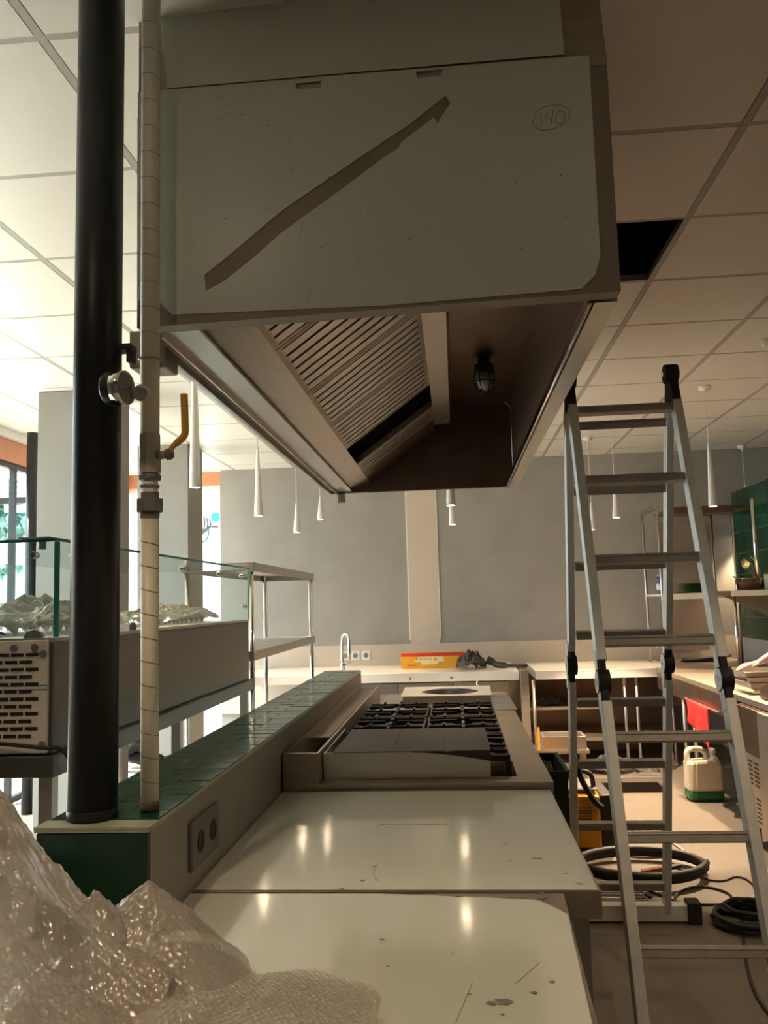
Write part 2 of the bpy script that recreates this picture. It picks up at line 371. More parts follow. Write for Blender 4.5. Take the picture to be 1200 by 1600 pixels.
# awning and printed hoarding behind the back window
aw = thing('grey_awning', 'grey street awning seen through the narrow back window', 'awning', (-4.6, 12.2, 0))
a0 = atY(320, 794, 12.3).z; a1 = atY(320, 776, 12.9).z
MB().prism([(-6.6, 11.9, a0), (-6.6, 12.9, a1), (-6.6, 12.9, a1+.06), (-6.6, 11.9, a0+.05)], (3.35, 0, 0)).done('canopy', greyfab, aw)
MB().prism([(-6.6, 11.88, a0-.0), (-6.6, 11.9, a0), (-6.6, 11.9, a0+.10), (-6.6, 11.88, a0+.10)], (3.35, 0, 0)).done('valance', bldg, aw)
MB().cyl((-6.4, 12.8, -.03), (-6.4, 12.8, a1), .03).done('post', greyfab, aw); MB().cyl((-3.35, 12.8, -.03), (-3.35, 12.8, a1), .03).done('post', greyfab, aw)
hb = thing('white_hoarding', 'white printed board with a fan-shaped line drawing outside the back window', 'sign', (-4.6, 13.0, 0))
HY = 13.0; bt = atY(320, 796, HY).z
MB().box(-6.2, -3.2, HY, HY+.06, .55, bt).done('board', white_r, hb)
MB().box(-6.0, -5.9, HY+.01, HY+.05, -.03, .55).box(-3.5, -3.4, HY+.01, HY+.05, -.03, .55).done('post', greyfab, hb)
ink = mat('printed_ink', (.045, .06, .06), .6)
dr = MB()
def hp(a, b_): v = atY(a, b_, HY-.012); return v
for k in range(7):
    x0 = 302+k*4.2; dr.tube(smooth_path([hp(303+k*1.2, 842-k*.6), hp(x0-2+k*.5, 824), hp(x0, 806+abs(k-3)*1.2)], 5), .010, 5)
for k in range(4): dr.tube(smooth_path([hp(303+k*5, 842-k*3), hp(312+k*4, 836-k*3), hp(318+k*3, 828-k*2)], 5), .009, 5)
dr.tube(smooth_path([hp(299, 846), hp(308, 848), hp(320, 846), hp(325, 838), hp(326, 828)], 5), .010, 5)
dr.done('line_drawing', ink, hb)
c0 = hp(337, 808); MB().cyl((c0.x, HY-.02, c0.z), (c0.x, HY, c0.z), .075, n=28).done('round_emblem', turq, hb, label='turquoise round emblem')
c0 = hp(336, 823); MB().box(c0.x-.06, c0.x+.05, HY-.012, HY, c0.z-.012, c0.z+.012).done('emblem_line', ink, hb)

# ================================================================ HOOD
HZ = 2.2576; ZS = 2.797; HXL, HXR = -.761, .405; YL, YR, YF = 1.972, 1.908, 5.28
hood = thing('extractor_hood', 'big stainless extractor hood hanging over the cooking island, front film-covered', 'extractor hood', (0, 0, 0))
# front panel: steel sheet with tiny skew, returns at the bottom
p = MB().hull([(HXL, YL, HZ), (HXR, YR, HZ), (HXR, YR+.02, HZ), (HXL, YL+.02, HZ), (HXL, YL, ZS), (HXR, YR, ZS), (HXR, YR+.02, ZS), (HXL, YL+.02, ZS)])
p.hull([(HXL, YL, HZ-.014), (HXR, YR, HZ-.014), (HXR, YR+.05, HZ-.014), (HXL, YL+.05, HZ-.014), (HXL, YL, HZ), (HXR, YR, HZ), (HXR, YR+.05, HZ), (HXL, YL+.05, HZ)])
p.done('front_panel', mat('bare_front_steel', (.27, .22, .175), .6, .55, .05, 5, .15), hood)
MB().box(HXL, HXL+.015, YL+.02, YF, HZ, 2.795).done('side_panel', steel_dull, hood)
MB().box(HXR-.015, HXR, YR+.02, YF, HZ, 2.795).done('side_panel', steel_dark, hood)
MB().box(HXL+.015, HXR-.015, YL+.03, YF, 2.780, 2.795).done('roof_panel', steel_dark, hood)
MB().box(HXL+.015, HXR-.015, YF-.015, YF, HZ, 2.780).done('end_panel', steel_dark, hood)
# rims: bottom flanges
p = MB().box(HXR-.055, HXR+.004, YR+.06, YF, HZ-.018, HZ-.004); p.box(HXR-.062, HXR-.050, YR+.06, YF, HZ-.018, HZ+.012)
p.done('rim', steel, hood)
MB().box(HXR-.066, HXR-.0605, YR+.06, YF, HZ-.022, HZ+.004).done('rim_lip', chrome, hood)
p = MB().box(HXL+.036, HXL+.137, YL+.06, YF-.02, HZ-.006, HZ+.004); p.box(HXL+.040, HXL+.046, YL+.06, YF-.02, HZ-.022, HZ+.02)
p.done('grease_gutter', steel, hood)
MB().box(HXL+.0, HXL+.038, YL+.06, YF-.02, HZ+.010, HZ+.02).done('rim', steel_dark, hood)
MB().box(HXL, HXR, YF-.03, YF+.004, HZ-.014, HZ).done('rim', steel_dark, hood)
MB().box(HXL-.012, HXL+.006, YL+.30, YF, HZ-.024, HZ+.03).done('side_rail', steel, hood, .002)
MB().box(HXL-.10, HXL+.005, YL+.20, YL+.30, HZ-.055, HZ+.05).done('rail_bracket', steel_dull, hood, .006)
MB().box(HXL+.04, HXL+.085, YF-.0, YF+.04, HZ-.07, HZ-.01).done('end_tab', steel, hood)
# sloping steel band between gutter and filters, filter bank, ridge
A0 = Vector((-.632, 0, HZ+.012)); A1 = Vector((-.5116, 0, 2.3098)); B1 = Vector((-.087, 0, 2.617)); R1 = Vector((.006, 0, 2.6265))
def slab(n, a, b, y0, y1, m, th=.006, **kw):
    nn = Vector((-(b-a).z, 0, (b-a).x)).normalized()*th
    q = [Vector((v.x, y, v.z)) for y in (y0, y1) for v in (a, b)]
    mb = MB(); mb.hull([q[0], q[1], q[3], q[2], q[0]+nn, q[1]+nn, q[3]+nn, q[2]+nn]); return mb.done(n, m, hood, **kw)
slab('filter_rail', A0, A1, YL+.06, YF-.02, steel)
slab('filter_rail', B1, R1, YL+.06, YF-.20, steel)
slab('ridge_panel', R1, R1+Vector((.012, 0, .150)), YL+.06, YF-.20, steel)
slab('filter_end_plate', A1, B1, 4.92, YF-.016, steel_dark)
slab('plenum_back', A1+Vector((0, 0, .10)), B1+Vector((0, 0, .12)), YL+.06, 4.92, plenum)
slab_dir = (B1-A1); sd = slab_dir.normalized(); sn = Vector((-sd.z, 0, sd.x))
def fpt(s_, y, h=0): v = A1 + slab_dir*s_ + sn*h; return Vector((v.x, y, v.z))
for (ya, yb) in ((2.06, 2.43), (2.435, 2.985), (2.99, 3.545), (3.55, 4.10), (4.56, 4.912)):
    f = MB()
    for (a, b, sa, sb) in ((ya, ya+.02, 0, 1), (yb-.02, yb, 0, 1)):
        f.hull([fpt(sa, a), fpt(sb, a), fpt(sb, b), fpt(sa, b), fpt(sa, a, .03), fpt(sb, a, .03), fpt(sb, b, .03), fpt(sa, b, .03)])
    for (sa, sb) in ((0, .04), (.96, 1)):
        f.hull([fpt(sa, ya+.02), fpt(sb, ya+.02), fpt(sb, yb-.02), fpt(sa, yb-.02), fpt(sa, ya+.02, .03), fpt(sb, ya+.02, .03), fpt(sb, yb-.02, .03), fpt(sa, yb-.02, .03)])
    fo = f.done('grease_filter', steel_dull, hood)
    nb = max(3, round((yb-ya-.04)/.072))
    for k in range(nb):
        c = ya+.02+(yb-ya-.04)*(k+.5)/nb; hw = (yb-ya-.04)/nb*.36
        m_ = MB()
        # U-shaped baffle: face strip with two raised flanges
        for (u0, u1, h0, h1) in ((c-hw, c+hw, .0, .002), (c-hw, c-hw+.003, .002, .016), (c+hw-.003, c+hw, .002, .016)):
            m_.hull([fpt(.03, u0, h0), fpt(.97, u0, h0), fpt(.97, u1, h0), fpt(.03, u1, h0), fpt(.03, u0, h1), fpt(.97, u0, h1), fpt(.97, u1, h1), fpt(.03, u1, h1)])
        child('baffle', steel_x, fo, m_)
# protective film on the front, with tear strip left bare
def onfront(px, py, off=.0015):   # point on the front face plane
    d = ray(px, py); n = Vector((YR-YL, -(HXR-HXL), 0)).normalized()*-1; n = Vector((-(YR-YL), (HXR-HXL), 0)).normalized()
    p0 = Vector((HXL, YL, 0)); t = (p0-Vector((0, 0, EYE))).dot(n)/d.dot(n); return d*t + Vector((0, 0, EYE)) - n*off
def jag(pts, k=3, a=1.2):
    out = []
    for p0, p1 in zip(pts, pts[1:]+pts[:1]):
        for i in range(k): t = i/k; out.append((p0[0]+(p1[0]-p0[0])*t+(random.uniform(-a, a) if i else 0), p0[1]+(p1[1]-p0[1])*t+(random.uniform(-a, a) if i else 0)))
    return out
outl = [(216, 145), (460, 124), (920, 87), (926, 190), (938, 400), (930, 430), (908, 452), (600, 478), (270, 492), (245, 468), (216, 470)]
tear = [(320, 430), (360, 398), (440, 330), (560, 248), (640, 195), (696, 150), (704, 162), (690, 182), (684, 194), (678, 184), (628, 222), (622, 232), (598, 248), (520, 306), (440, 364), (400, 400), (350, 440), (322, 455)]
nrm = -Vector((-(YR-YL), (HXR-HXL), 0)).normalized()
tabs = [[(462, 127), (502, 123), (501, 134), (464, 136)], [(650, 109), (692, 104), (690, 115), (652, 119)]]
film_o = sheet('protective_film', [onfront(*q) for q in outl], film, hood, .0012, nrm, [[onfront(*q) for q in tear], *[[onfront(a, b+4) for a, b in t_] for t_ in tabs]], label='pale protective film with a diagonal tear')
# handwritten number in a ring, faint red marks
def stroke(pts, r, m, nm, par, off=.003, close=False, pr=onfront):
    return MB().tube(smooth_path([pr(a, b_, off) for a, b_ in pts], 5, close), r, 5, close).done(nm, m, None)
hw = MB()
for pts, cl in (([(833, 190), (840, 174), (858, 166), (878, 166), (890, 176), (886, 190), (868, 201), (848, 204), (836, 199)], True), ([(845, 176), (846, 194)], False), ([(855, 176), (853, 184), (864, 186)], False), ([(864, 172), (861, 194)], False), ([(872, 176), (868, 186), (872, 194), (880, 190), (882, 180), (877, 174)], True)):
    hw.tube(smooth_path([onfront(a, b_, .002) for a, b_ in pts], 6, cl), .0009, 5, cl)
o = hw.done('handwritten_number', pencil, hood); o['label'] = 'pencilled number inside a drawn ring'
hw = MB()
for k in range(9):
    x = 338+random.uniform(-6, 20); y = 150+k*7; hw.tube([onfront(x, y, .002), onfront(x+7, y+2, .002), onfront(x+11, y-2, .002)], .0006, 4)
for k in range(6):
    x = 396+k*11; hw.tube([onfront(x, 158, .002), onfront(x+4, 164+(k % 3)*4, .002), onfront(x+8, 160, .002)], .0006, 4)
hw.done('red_pen_marks', pinkm, hood)
hw = MB()
for k in range(26):
    x = random.uniform(300, 900); y = random.uniform(130, 450)
    hw.prism([onfront(x, y, .0022), onfront(x+random.uniform(2, 5), y+1, .0022), onfront(x+2, y+random.uniform(1.5, 3), .0022)], (0, -.0004, 0))
for (a, b_) in (((474, 345), (468, 372)), ((486, 450), (480, 478)), ((412, 330), (424, 325)), ((562, 322), (564, 335))):
    hw.tube([onfront(*a, .002), onfront(*b_, .002)], .0005, 4)
hw.done('scuff_marks', pencil, hood, kind='stuff')

# cladding box above the hood
cl = thing('hood_cladding', 'stainless cladding box above the hood, rising through the ceiling', 'cladding', (0, 0, 0))
x1 = HXR-.028; 
MB().hull([(HXL+.002, YL+.004, ZS+.004), (x1+.03, YR+.004, ZS+.004), (x1+.03, YF-.04, ZS+.004), (HXL+.002, YF-.04, ZS+.004), (HXL+.002, YL+.004, 3.3), (x1, YR+.004, 3.3), (x1, YF-.04, 3.3), (HXL+.002, YF-.04, 3.3)]).done('casing', steel_dull, cl)
outl = [(248, 12), (345, 0), (600, -45), (868, -75), (878, 40), (882, 85), (460, 121), (262, 138)]
sheet('protective_film', [onfront(a, b_, .0) for a, b_ in outl], film, cl, .0012, nrm)
# bulkhead lamp in the hood
LP = Vector((.191, 4.246, 2.779)); bl = thing('bulkhead_lamp', 'black caged lamp on the inner roof of the hood', 'lamp', LP)
MB().lathe([(.030, 0), (.030, -.03), (.048, -.036), (.052, -.07), (.046, -.08)], LP).done('housing', black, bl)
MB().lathe([(.038, -.078), (.040, -.12), (.030, -.155), (.012, -.168)], LP).done('bulb_cover', bulb_glass, bl)
cg = MB()
for k in range(3):
    a = k*PI/3; u = Vector((math.cos(a), math.sin(a), 0))
    cg.tube(smooth_path([LP+u*.050+Vector((0, 0, -.078)), LP+u*.050+Vector((0, 0, -.13)), LP+u*.03+Vector((0, 0, -.172)), LP-u*.03+Vector((0, 0, -.172)), LP-u*.050+Vector((0, 0, -.13)), LP-u*.050+Vector((0, 0, -.078))], 5), .0028, 6)
cg.tube([LP+Vector((.05*math.cos(t), .05*math.sin(t), -.125)) for t in np.linspace(0, 2*PI, 20, endpoint=False)], .0028, 6, True)
cg.done('cage', black, bl)
pts = [atY(780, 622, YF-.03), atY(797, 637, YF-.03), atY(799, 660, YF-.03), atY(800, 700, YF-.03), atY(803, 738, YF-.03)]
tag(MB().tube(smooth_path(pts, 6), .004).done('lamp_cable', white_r), 'thin white cable loose down the inside end of the hood', 'cable')

# ================================================================ ISLAND
hw_ = thing('half_wall', 'low island wall with glossy green tiles on its top and end', 'wall', (0, 0, 0))
WT = 1.10; wx0, wx1, wy0, wy1 = -.90, -.655, 1.765, 5.75
MB().box(wx0, wx1, wy0+.012, wy1, 0, WT-.012).done('wall_body', halfwall_m, hw_)
MB().box(wx0-.002, wx1+.002, wy0, wy1, WT-.012, WT-.004).done('grout_bed', grout, hw_)
MB().box(wx0-.003, wx1+.003, wy0-.001, wy0+.06, WT-.006, WT-.001).done('edge_trim', grout, hw_)
y = wy0+.065; r = 0
while y < wy1-.02:
    cuts = [wx0, wx0+.15, wx1] if r % 2 else [wx0, wx0+.092, wx1]
    for a, b_ in zip(cuts, cuts[1:]):
        dz = random.uniform(-.0006, .0006); tl = random.uniform(-.0006, .0006)
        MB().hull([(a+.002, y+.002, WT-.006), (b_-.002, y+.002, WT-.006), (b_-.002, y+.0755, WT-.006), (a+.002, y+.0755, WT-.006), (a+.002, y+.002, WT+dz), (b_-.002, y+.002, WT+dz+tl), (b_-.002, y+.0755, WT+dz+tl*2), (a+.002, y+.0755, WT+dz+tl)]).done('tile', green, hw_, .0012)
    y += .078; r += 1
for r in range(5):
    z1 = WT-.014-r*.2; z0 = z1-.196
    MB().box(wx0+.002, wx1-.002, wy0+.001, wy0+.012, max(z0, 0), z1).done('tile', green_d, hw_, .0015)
# socket on the half wall
so = thing('double_socket', 'grey two-gang socket on the side of the green-topped island wall', 'socket', (wx1, 2.14, .98))
MB().box(wx1, wx1+.012, 2.025, 2.255, .925, 1.04).done('cover_plate', mat('grey_plate', (.13, .12, .11), .5), so, .006)
for yc in (2.088, 2.195):
    MB().lathe([(.026, .0), (.026, .003), (.021, .0035), (.020, .0012)], (wx1+.0112, yc, .982), axis=(1, 0, 0)).done('outlet', black, so)

def worktop_film(nm, outl, z, par, **k): return sheet(nm, [Vector((a, b_, z)) for a, b_ in outl], film_top, par, .0012, (0, 0, 1), **k)
wk = thing('island_worktop', 'film-covered steel worktop beside the range, behind the seam', 'worktop', (0, 0, 0))
MB().box(-.652, .308, 2.045, 3.09, .815, .878).done('top_plate', steel_dull, wk, .002)
worktop_film('protective_film', [(-.648, 2.05), (.30, 2.045), (.303, 2.3), (.305, 3.07), (-.1, 3.08), (-.648, 3.085)], .8795, wk)
for q in ((.262, 2.10), (.262, 3.0), (-.60, 2.10), (-.60, 3.0)): MB().box(q[0]-.02, q[0]+.02, q[1]-.02, q[1]+.02, 0, .815).done('leg', steel, wk)
MB().box(-.64, .28, 2.08, 3.02, .20, .22).done('under_shelf', steel_dull, wk)
wn = thing('front_worktop', 'film-covered steel worktop nearest the camera, under the bubble wrap', 'worktop', (0, 0, 0))
MB().hull([(-.652, .5, .82), (.165, .5, .82), (.222, 2.035, .82), (-.652, 2.035, .82), (-.652, .5, .876), (.165, .5, .876), (.222, 2.035, .876), (-.652, 2.035, .876)]).done('top_plate', steel_dull, wn, .002)
MB().box(-1.6, -.652, .5, 1.755, .82, .876).box(-1.6, -.912, 1.755, 2.35, .82, .876).done('side_plate', steel_dull, wn, .002)
sheet('protective_film', [Vector((a, b_, .8775)) for a, b_ in [(-.651, .5), (.163, .5), (.19, 1.43), (.213, 1.90), (.16, 1.985), (.05, 2.0), (-.2, 2.028), (-.651, 2.03)]], film_top, wn, .0012, (0, 0, 1))
for q in ((.15, .62), (.18, 1.98), (-.60, .62), (-.60, 1.70), (-1.5, .62), (-1.5, 1.7)): MB().box(q[0]-.02, q[0]+.02, q[1]-.02, q[1]+.02, 0, .82).done('leg', steel, wn)
# scratches and torn flecks in the worktop film
fk = MB(); rnd = random.Random(3)
def fleck(px, py, z, s):
    c = atZ(px, py, z); n = 6; pts = [c+Vector((math.cos(t)*s*rnd.uniform(.5, 1.6), math.sin(t)*s*rnd.uniform(.3, 1.2), 0)) for t in [2*PI*i/n for i in range(n)]]
    fk.prism(pts, (0, 0, .0006))
for px, py, s in ((518, 1273, .006), (626, 1271, .004), (790, 1318, .006), (838, 1341, .010), (797, 1345, .004), (884, 1365, .004), (535, 1388, .006), (906, 1380, .008), (700, 1257, .005), (585, 1353, .006), (566, 1376, .006), (845, 1395, .008)): fleck(px, py, .8805, s)
fk.done('film_fleck', galv, wk, kind='stuff')
fk = MB()
for px, py, s in ((718, 1400, .009), (596, 1468, .004), (606, 1509, .005), (524, 1562, .004), (546, 1587, .008), (783, 1566, .014), (768, 1568, .009), (785, 1585, .004), (733, 1553, .004), (834, 1551, .007), (864, 1534, .005), (707, 1489, .003), (847, 1402, .009)): fleck(px, py, .8790, s)
for a, b_ in (((738, 1535), (712, 1598)), ((842, 1505), (804, 1538))): fk.tube([atZ(*a, .8785), atZ(*b_, .8785)], .0007, 4)
fk.done('film_fleck', galv, wn, kind='stuff')
fk = MB().tube(smooth_path([atZ(*q, .8805) for q in ((585, 1302), (590, 1292), (602, 1288), (650, 1288), (700, 1289))], 5), .0007, 4)
fk.tube(smooth_path([atZ(*q, .8805) for q in ((590, 1352), (584, 1362), (586, 1372), (592, 1376))], 5), .0009, 4).done('scratch', galv, wk)

# range: frame, duct box, burners, griddle
rg = thing('gas_range', 'six-burner steel gas range with black grates built into the island', 'cooker', (0, 0, 0))
MB().box(-.648, .322, 3.10, 5.05, .10, .885).done('body', steel_dull, rg)
p = MB().box(-.648, .322, 3.10, 3.20, .885, .902).box(.20, .322, 3.20, 5.05, .885, .902).box(-.648, -.52, 3.20, 5.05, .885, .902).box(-.52, .20, 5.0, 5.05, .885, .902)
p.done('top_rim', steel_dull, rg, .002)
MB().box(-.52, .20, 3.20, 5.0, .8851, .890).done('burner_well', iron, rg)
MB().box(-.648, -.515, 3.10, 3.115, .902, 1.012).box(-.525, -.515, 3.115, 5.6, .902, 1.012).box(-.648, -.640, 3.115, 5.6, .902, 1.012).box(-.640, -.525, 3.3, 5.6, .90, .91).done('side_duct', steel_dull, rg)
MB().box(-.640, -.55, 3.6, 5.6, .985, .99).done('duct_shade_plate', steel_dark, rg)  # dark plate standing in for the shaded inside of the open duct
for q in ((-.60, 3.2), (.27, 3.2), (-.60, 4.9), (.27, 4.9)): MB().cyl((q[0], q[1], 0), (q[0], q[1], .10), .025).done('foot', steel, rg)
def burner(cx, cy):
    b_ = MB().lathe([(.055, .888), (.055, .905), (.035, .915), (.035, .925), (.005, .928)], (cx, cy, 0)).done('burner', iron, rg)
def grate(cx, cy, wx, wy, z=.965):
    g_ = MB(); x0, x1, y0, y1 = cx-wx/2+.006, cx+wx/2-.006, cy-wy/2+.006, cy+wy/2-.006; t = .014
    for a in (x0, x1): g_.box(a-t/2, a+t/2, y0, y1, z-.022, z)
    for a in (y0, cy, y1): g_.box(x0+t/2, x1-t/2, a-t/2, a+t/2, z-.022, z)
    for yy in (cy-wy/4, cy+wy/4):
        g_.box(x0+t/2, cx-.03, yy-t/2, yy+t/2, z-.010, z+.006).box(cx+.03, x1-t/2, yy-t/2, yy+t/2, z-.010, z+.006)
        for sy in (-1, 1): g_.box(cx-t/2, cx+t/2, min(yy+sy*.03, yy+sy*(wy/4-t/2)), max(yy+sy*.03, yy+sy*(wy/4-t/2)), z-.010, z+.006)
        for sx in (-1, 1):
            for k in (-.055, .055): xx = x0 if sx < 0 else x1; g_.box(min(xx, xx-sx*.05), max(xx, xx-sx*.05), yy+k-.005, yy+k+.005, z-.004, z+.010)
    for yy in (y0, cy, y1):
        for k in (-.09, 0, .09): g_.box(cx+k-.006, cx+k+.006, yy-.028, yy+.028, z-.004, z+.010)
    for a in (x0, x1):
        for c_ in (y0, y1): g_.box(a-.01, a+.01, c_-.01, c_+.01, .890, z-.022)
    return g_.done('grate', iron, rg)
for i, cx in enumerate((-.335, .015)):
    for cy in (3.50, 4.07, 4.66): burner(cx, cy)
    for cy in (4.07, 4.66): grate(cx, cy, .335, .56)
grate(.015, 3.52, .335, .50)
MB().box(.06, .195, 3.33, 3.42, .886, .93).done('burner_tray', steel_dull, rg)
gd = thing('griddle_box', 'low open steel griddle box with dark plate on the near end of the range', 'griddle', (0, 0, 0))
gx0, gx1, gy0, gy1 = -.510, .105, 3.175, 3.78
MB().box(gx0, gx1, gy0, gy0+.006, .904, .998).done('front_plate', steel, gd)
MB().box(gx0, gx0+.006, gy0+.006, gy1, .904, .998).box(gx1-.006, gx1, gy0+.006, gy1, .904, .960).box(gx0, gx1, gy1, gy1+.006, .93, .985).done('side_plate', steel, gd)
p = MB(); N = 24   # dark sheet over the top, dipping down the front at its right end
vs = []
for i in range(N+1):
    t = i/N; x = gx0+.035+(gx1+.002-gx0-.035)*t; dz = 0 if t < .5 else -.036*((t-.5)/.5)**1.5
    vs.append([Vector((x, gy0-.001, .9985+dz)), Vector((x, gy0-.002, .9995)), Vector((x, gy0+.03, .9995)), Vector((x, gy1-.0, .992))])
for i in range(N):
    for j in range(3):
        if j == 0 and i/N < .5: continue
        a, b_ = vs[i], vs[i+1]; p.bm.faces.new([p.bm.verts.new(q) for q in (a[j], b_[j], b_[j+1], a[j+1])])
o = p.done('dark_sheet', mat('griddle_plate', (.035, .028, .024), .55, .2, .05, 6, .2), gd)
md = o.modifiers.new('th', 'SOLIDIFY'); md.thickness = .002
# second unit behind: wok stove with white film sheet and round hole
un = thing('stock_pot_stove', 'steel stove unit behind the burners with a cream sheet round a dark ring', 'stove', (0, 0, 0))
MB().box(-.648, .335, 5.055, 5.72, .10, .895).done('body', steel_dull, un)
MB().box(.19, .335, 5.055, 5.72, .895, .905).box(-.50, -.37, 5.06, 6.0, .895, .905).done('top_rim', steel, un)
MB().box(-.645, .33, 5.725, 6.1, .10, .895).done('rear_body', steel_dull, un)
ring = [Vector((-.06+.19*math.cos(t), 5.72+.15*math.sin(t), .945)) for t in np.linspace(0, 2*PI, 40, endpoint=False)]
sheet('cream_sheet', [(-.372, 5.47, .945), (.205, 5.46, .945), (.22, 6.05, .945), (-.38, 6.06, .945)], film_white, un, .003, (0, 0, 1), [ring])
MB().box(-.36, .20, 5.5, 6.0, .90, .92).done('burner_tray', steel_dark, un)
MB().box(-.36, .20, 5.48, 5.49, .90, .943).done('sheet_support', steel, un)
MB().lathe([(.19, .895), (.19, .944), (.165, .95), (.12, .935), (.12, .90)], (-.06, 5.72, 0), 40).done('burner_ring', iron, un)
MB().cyl((.13, 5.99, .945), (.13, 5.99, .985), .008).done('tap_pin', chrome, un)
for q in ((-.6, 5.2), (.28, 5.2), (-.6, 6.0), (.28, 6.0)): MB().cyl((q[0], q[1], 0), (q[0], q[1], .10), .025).done('foot', steel, un)

# ================================================================ POLE + PIPE
bp_ = thing('black_pole', 'thick round black pole standing on the end of the island wall', 'pole', (-.81, 1.845, WT))
MB().cyl((-.81, 1.845, WT+.0012), (-.80, 1.845, CEIL+.2), .0535, n=40).done('tube', black_paint, bp_)
MB().lathe([(.0545, WT+.0012), (.0545, WT+.02), (.0535, WT+.021)], (-.81, 1.845, 0), 40).done('foot_ring', black_paint, bp_)
pp = thing('cream_pipe', 'slim cream pipe with valve beside the black pole', 'pipe', (-.70, 1.895, WT))
PX, PY = -.70, 1.895
def pz(py): return atY(229, py, PY).z
MB().cyl((PX, PY, WT+.0012), (PX, PY, pz(812)), .0205, n=28).done('lower_pipe', pvc, pp)
MB().cyl((PX, PY, pz(690)), (PX+.004, PY, CEIL+.2), .0225, n=28).done('upper_pipe', pvc, pp)
MB().lathe([(.0212, WT+.0015), (.0216, WT+.012), (.0208, WT+.024)], (PX, PY, 0), 20).done('rusty_foot', rust, pp)
hx = MB()
for k in range(13):
    za = pz(1250-k*37); 
    if za > pz(830): break
    hx.tube([(PX+.0212*math.cos(t), PY+.0212*math.sin(t), za-.010*math.sin((t-PI)/1)*0 + .016*(t-PI)/PI*-1) for t in np.linspace(PI, 2*PI, 12)], .0006, 4)
for k in range(14):
    za = pz(520-k*40)
    hx.tube([(PX+.0233*math.cos(t)+.002, PY+.0233*math.sin(t), za - .010*(t-PI)/PI) for t in np.linspace(PI, 2*PI, 12)], .0005, 4)
hx.done('wrap_line', rust, pp)
def hexn(z0, z1, r, m, nm): return MB().cyl((PX, PY, z0), (PX, PY, z1), r, n=8).done(nm, m, pp, .0015)
hexn(pz(703), pz(680), .0255, fitting, 'coupling'); hexn(pz(720), pz(703), .0245, fitting, 'valve_body'); hexn(pz(740), pz(718), .0265, fitting, 'valve_nut')
MB().cyl((PX, PY, pz(812)), (PX, PY, pz(738)), .019, n=20).done('threaded_tape', white_r, pp)
hexn(pz(750), pz(743), .0275, galv, 'lock_ring'); hexn(pz(763), pz(758), .0235, galv, 'lock_ring')
hexn(pz(782), pz(770), .0225, galv, 'union_neck'); hexn(pz(800), pz(780), .0320, galv, 'union_nut'); hexn(pz(810), pz(799), .0235, galv, 'union_neck')
# tee for the gauge
MB().cyl((PX-.005, PY, pz(618)), (PX-.012, PY-.03, pz(618)), .020, n=20).done('tee_branch', pvc, pp)
MB().cyl((PX-.008, PY-.02, pz(617)), atY(206, 612, 1.77), .0125, n=10).done('gauge_stem', galv, pp)
ga = Vector((PX-.042, PY-.052, pz(606))); ax = Vector((-.80, .25, 0)).normalized()*-1
gc = atY(196, 606, 1.755)
gb = MB().lathe([(.034, -.045), (.037, -.04), (.037, -.004), (.0355, 0)], gc, 32, axis=(.95, -.14, 0)).done('pressure_gauge', black_paint, pp)
child('bezel', chrome, gb, MB().lathe([(.0378, -.022), (.0378, .003), (.033, .004), (.033, .001)], gc, 32, axis=(.95, -.14, 0)))
gd_ = Vector((.95, -.14, 0)).normalized()
child('dial', mat('dial', (.38, .38, .36), .15), gb, MB().lathe([(.0328, .0005), (.0328, .0018)], gc, 32, axis=(.95, -.14, 0)))
child('needle', pencil, gb, MB().bar(gc+gd_*.003+Vector((0, 0, .004))-Vector((gd_.y, -gd_.x, 0))*.020, gc+gd_*.003+Vector((0, 0, -.012))+Vector((gd_.y, -gd_.x, 0))*.022, .0015, .001))
# bracket from pole to pipe
br = thing('pipe_bracket', 'black steel clamp joining the black pole and the cream pipe', 'bracket', (-.75, 1.86, pz(560)))
MB().box(-.772, PX-.024, 1.835, 1.875, pz(556), pz(547)).box(-.772, -.762, 1.835, 1.875, pz(590), pz(556)).box(PX-.036, PX-.024, 1.84, 1.87, pz(574), pz(556)).done('channel', black, br, .001)
MB().tube([(PX+.0245*math.cos(t), PY+.0245*math.sin(t), pz(563)) for t in np.linspace(0, 2*PI, 24, endpoint=False)], .003, 6, True).done('clamp_ring', galv, br)
# lever valve handle
st = Vector((PX+.024, PY-.005, pz(713)))
MB().cyl(st, st+Vector((.030, -.012, 0)), .010, n=12).done('valve_stem', fitting, pp)
MB().cyl(st+Vector((.022, -.01, .0)), st+Vector((.034, -.013, 0)), .014, n=6).done('stem_nut', galv, pp)
h = MB(); q = [st+Vector((.032, -.014, .006)), st+Vector((.040, -.016, .018)), st+Vector((.066, -.018, .040)), st+Vector((.068, -.018, .070)), st+Vector((.066, -.018, .138))]
h.tube(smooth_path(q, 6), [.0065]*8+[.0088]*17, 10)
h.done('lever_handle', yellow_h, pp, label='yellow bent lever handle')

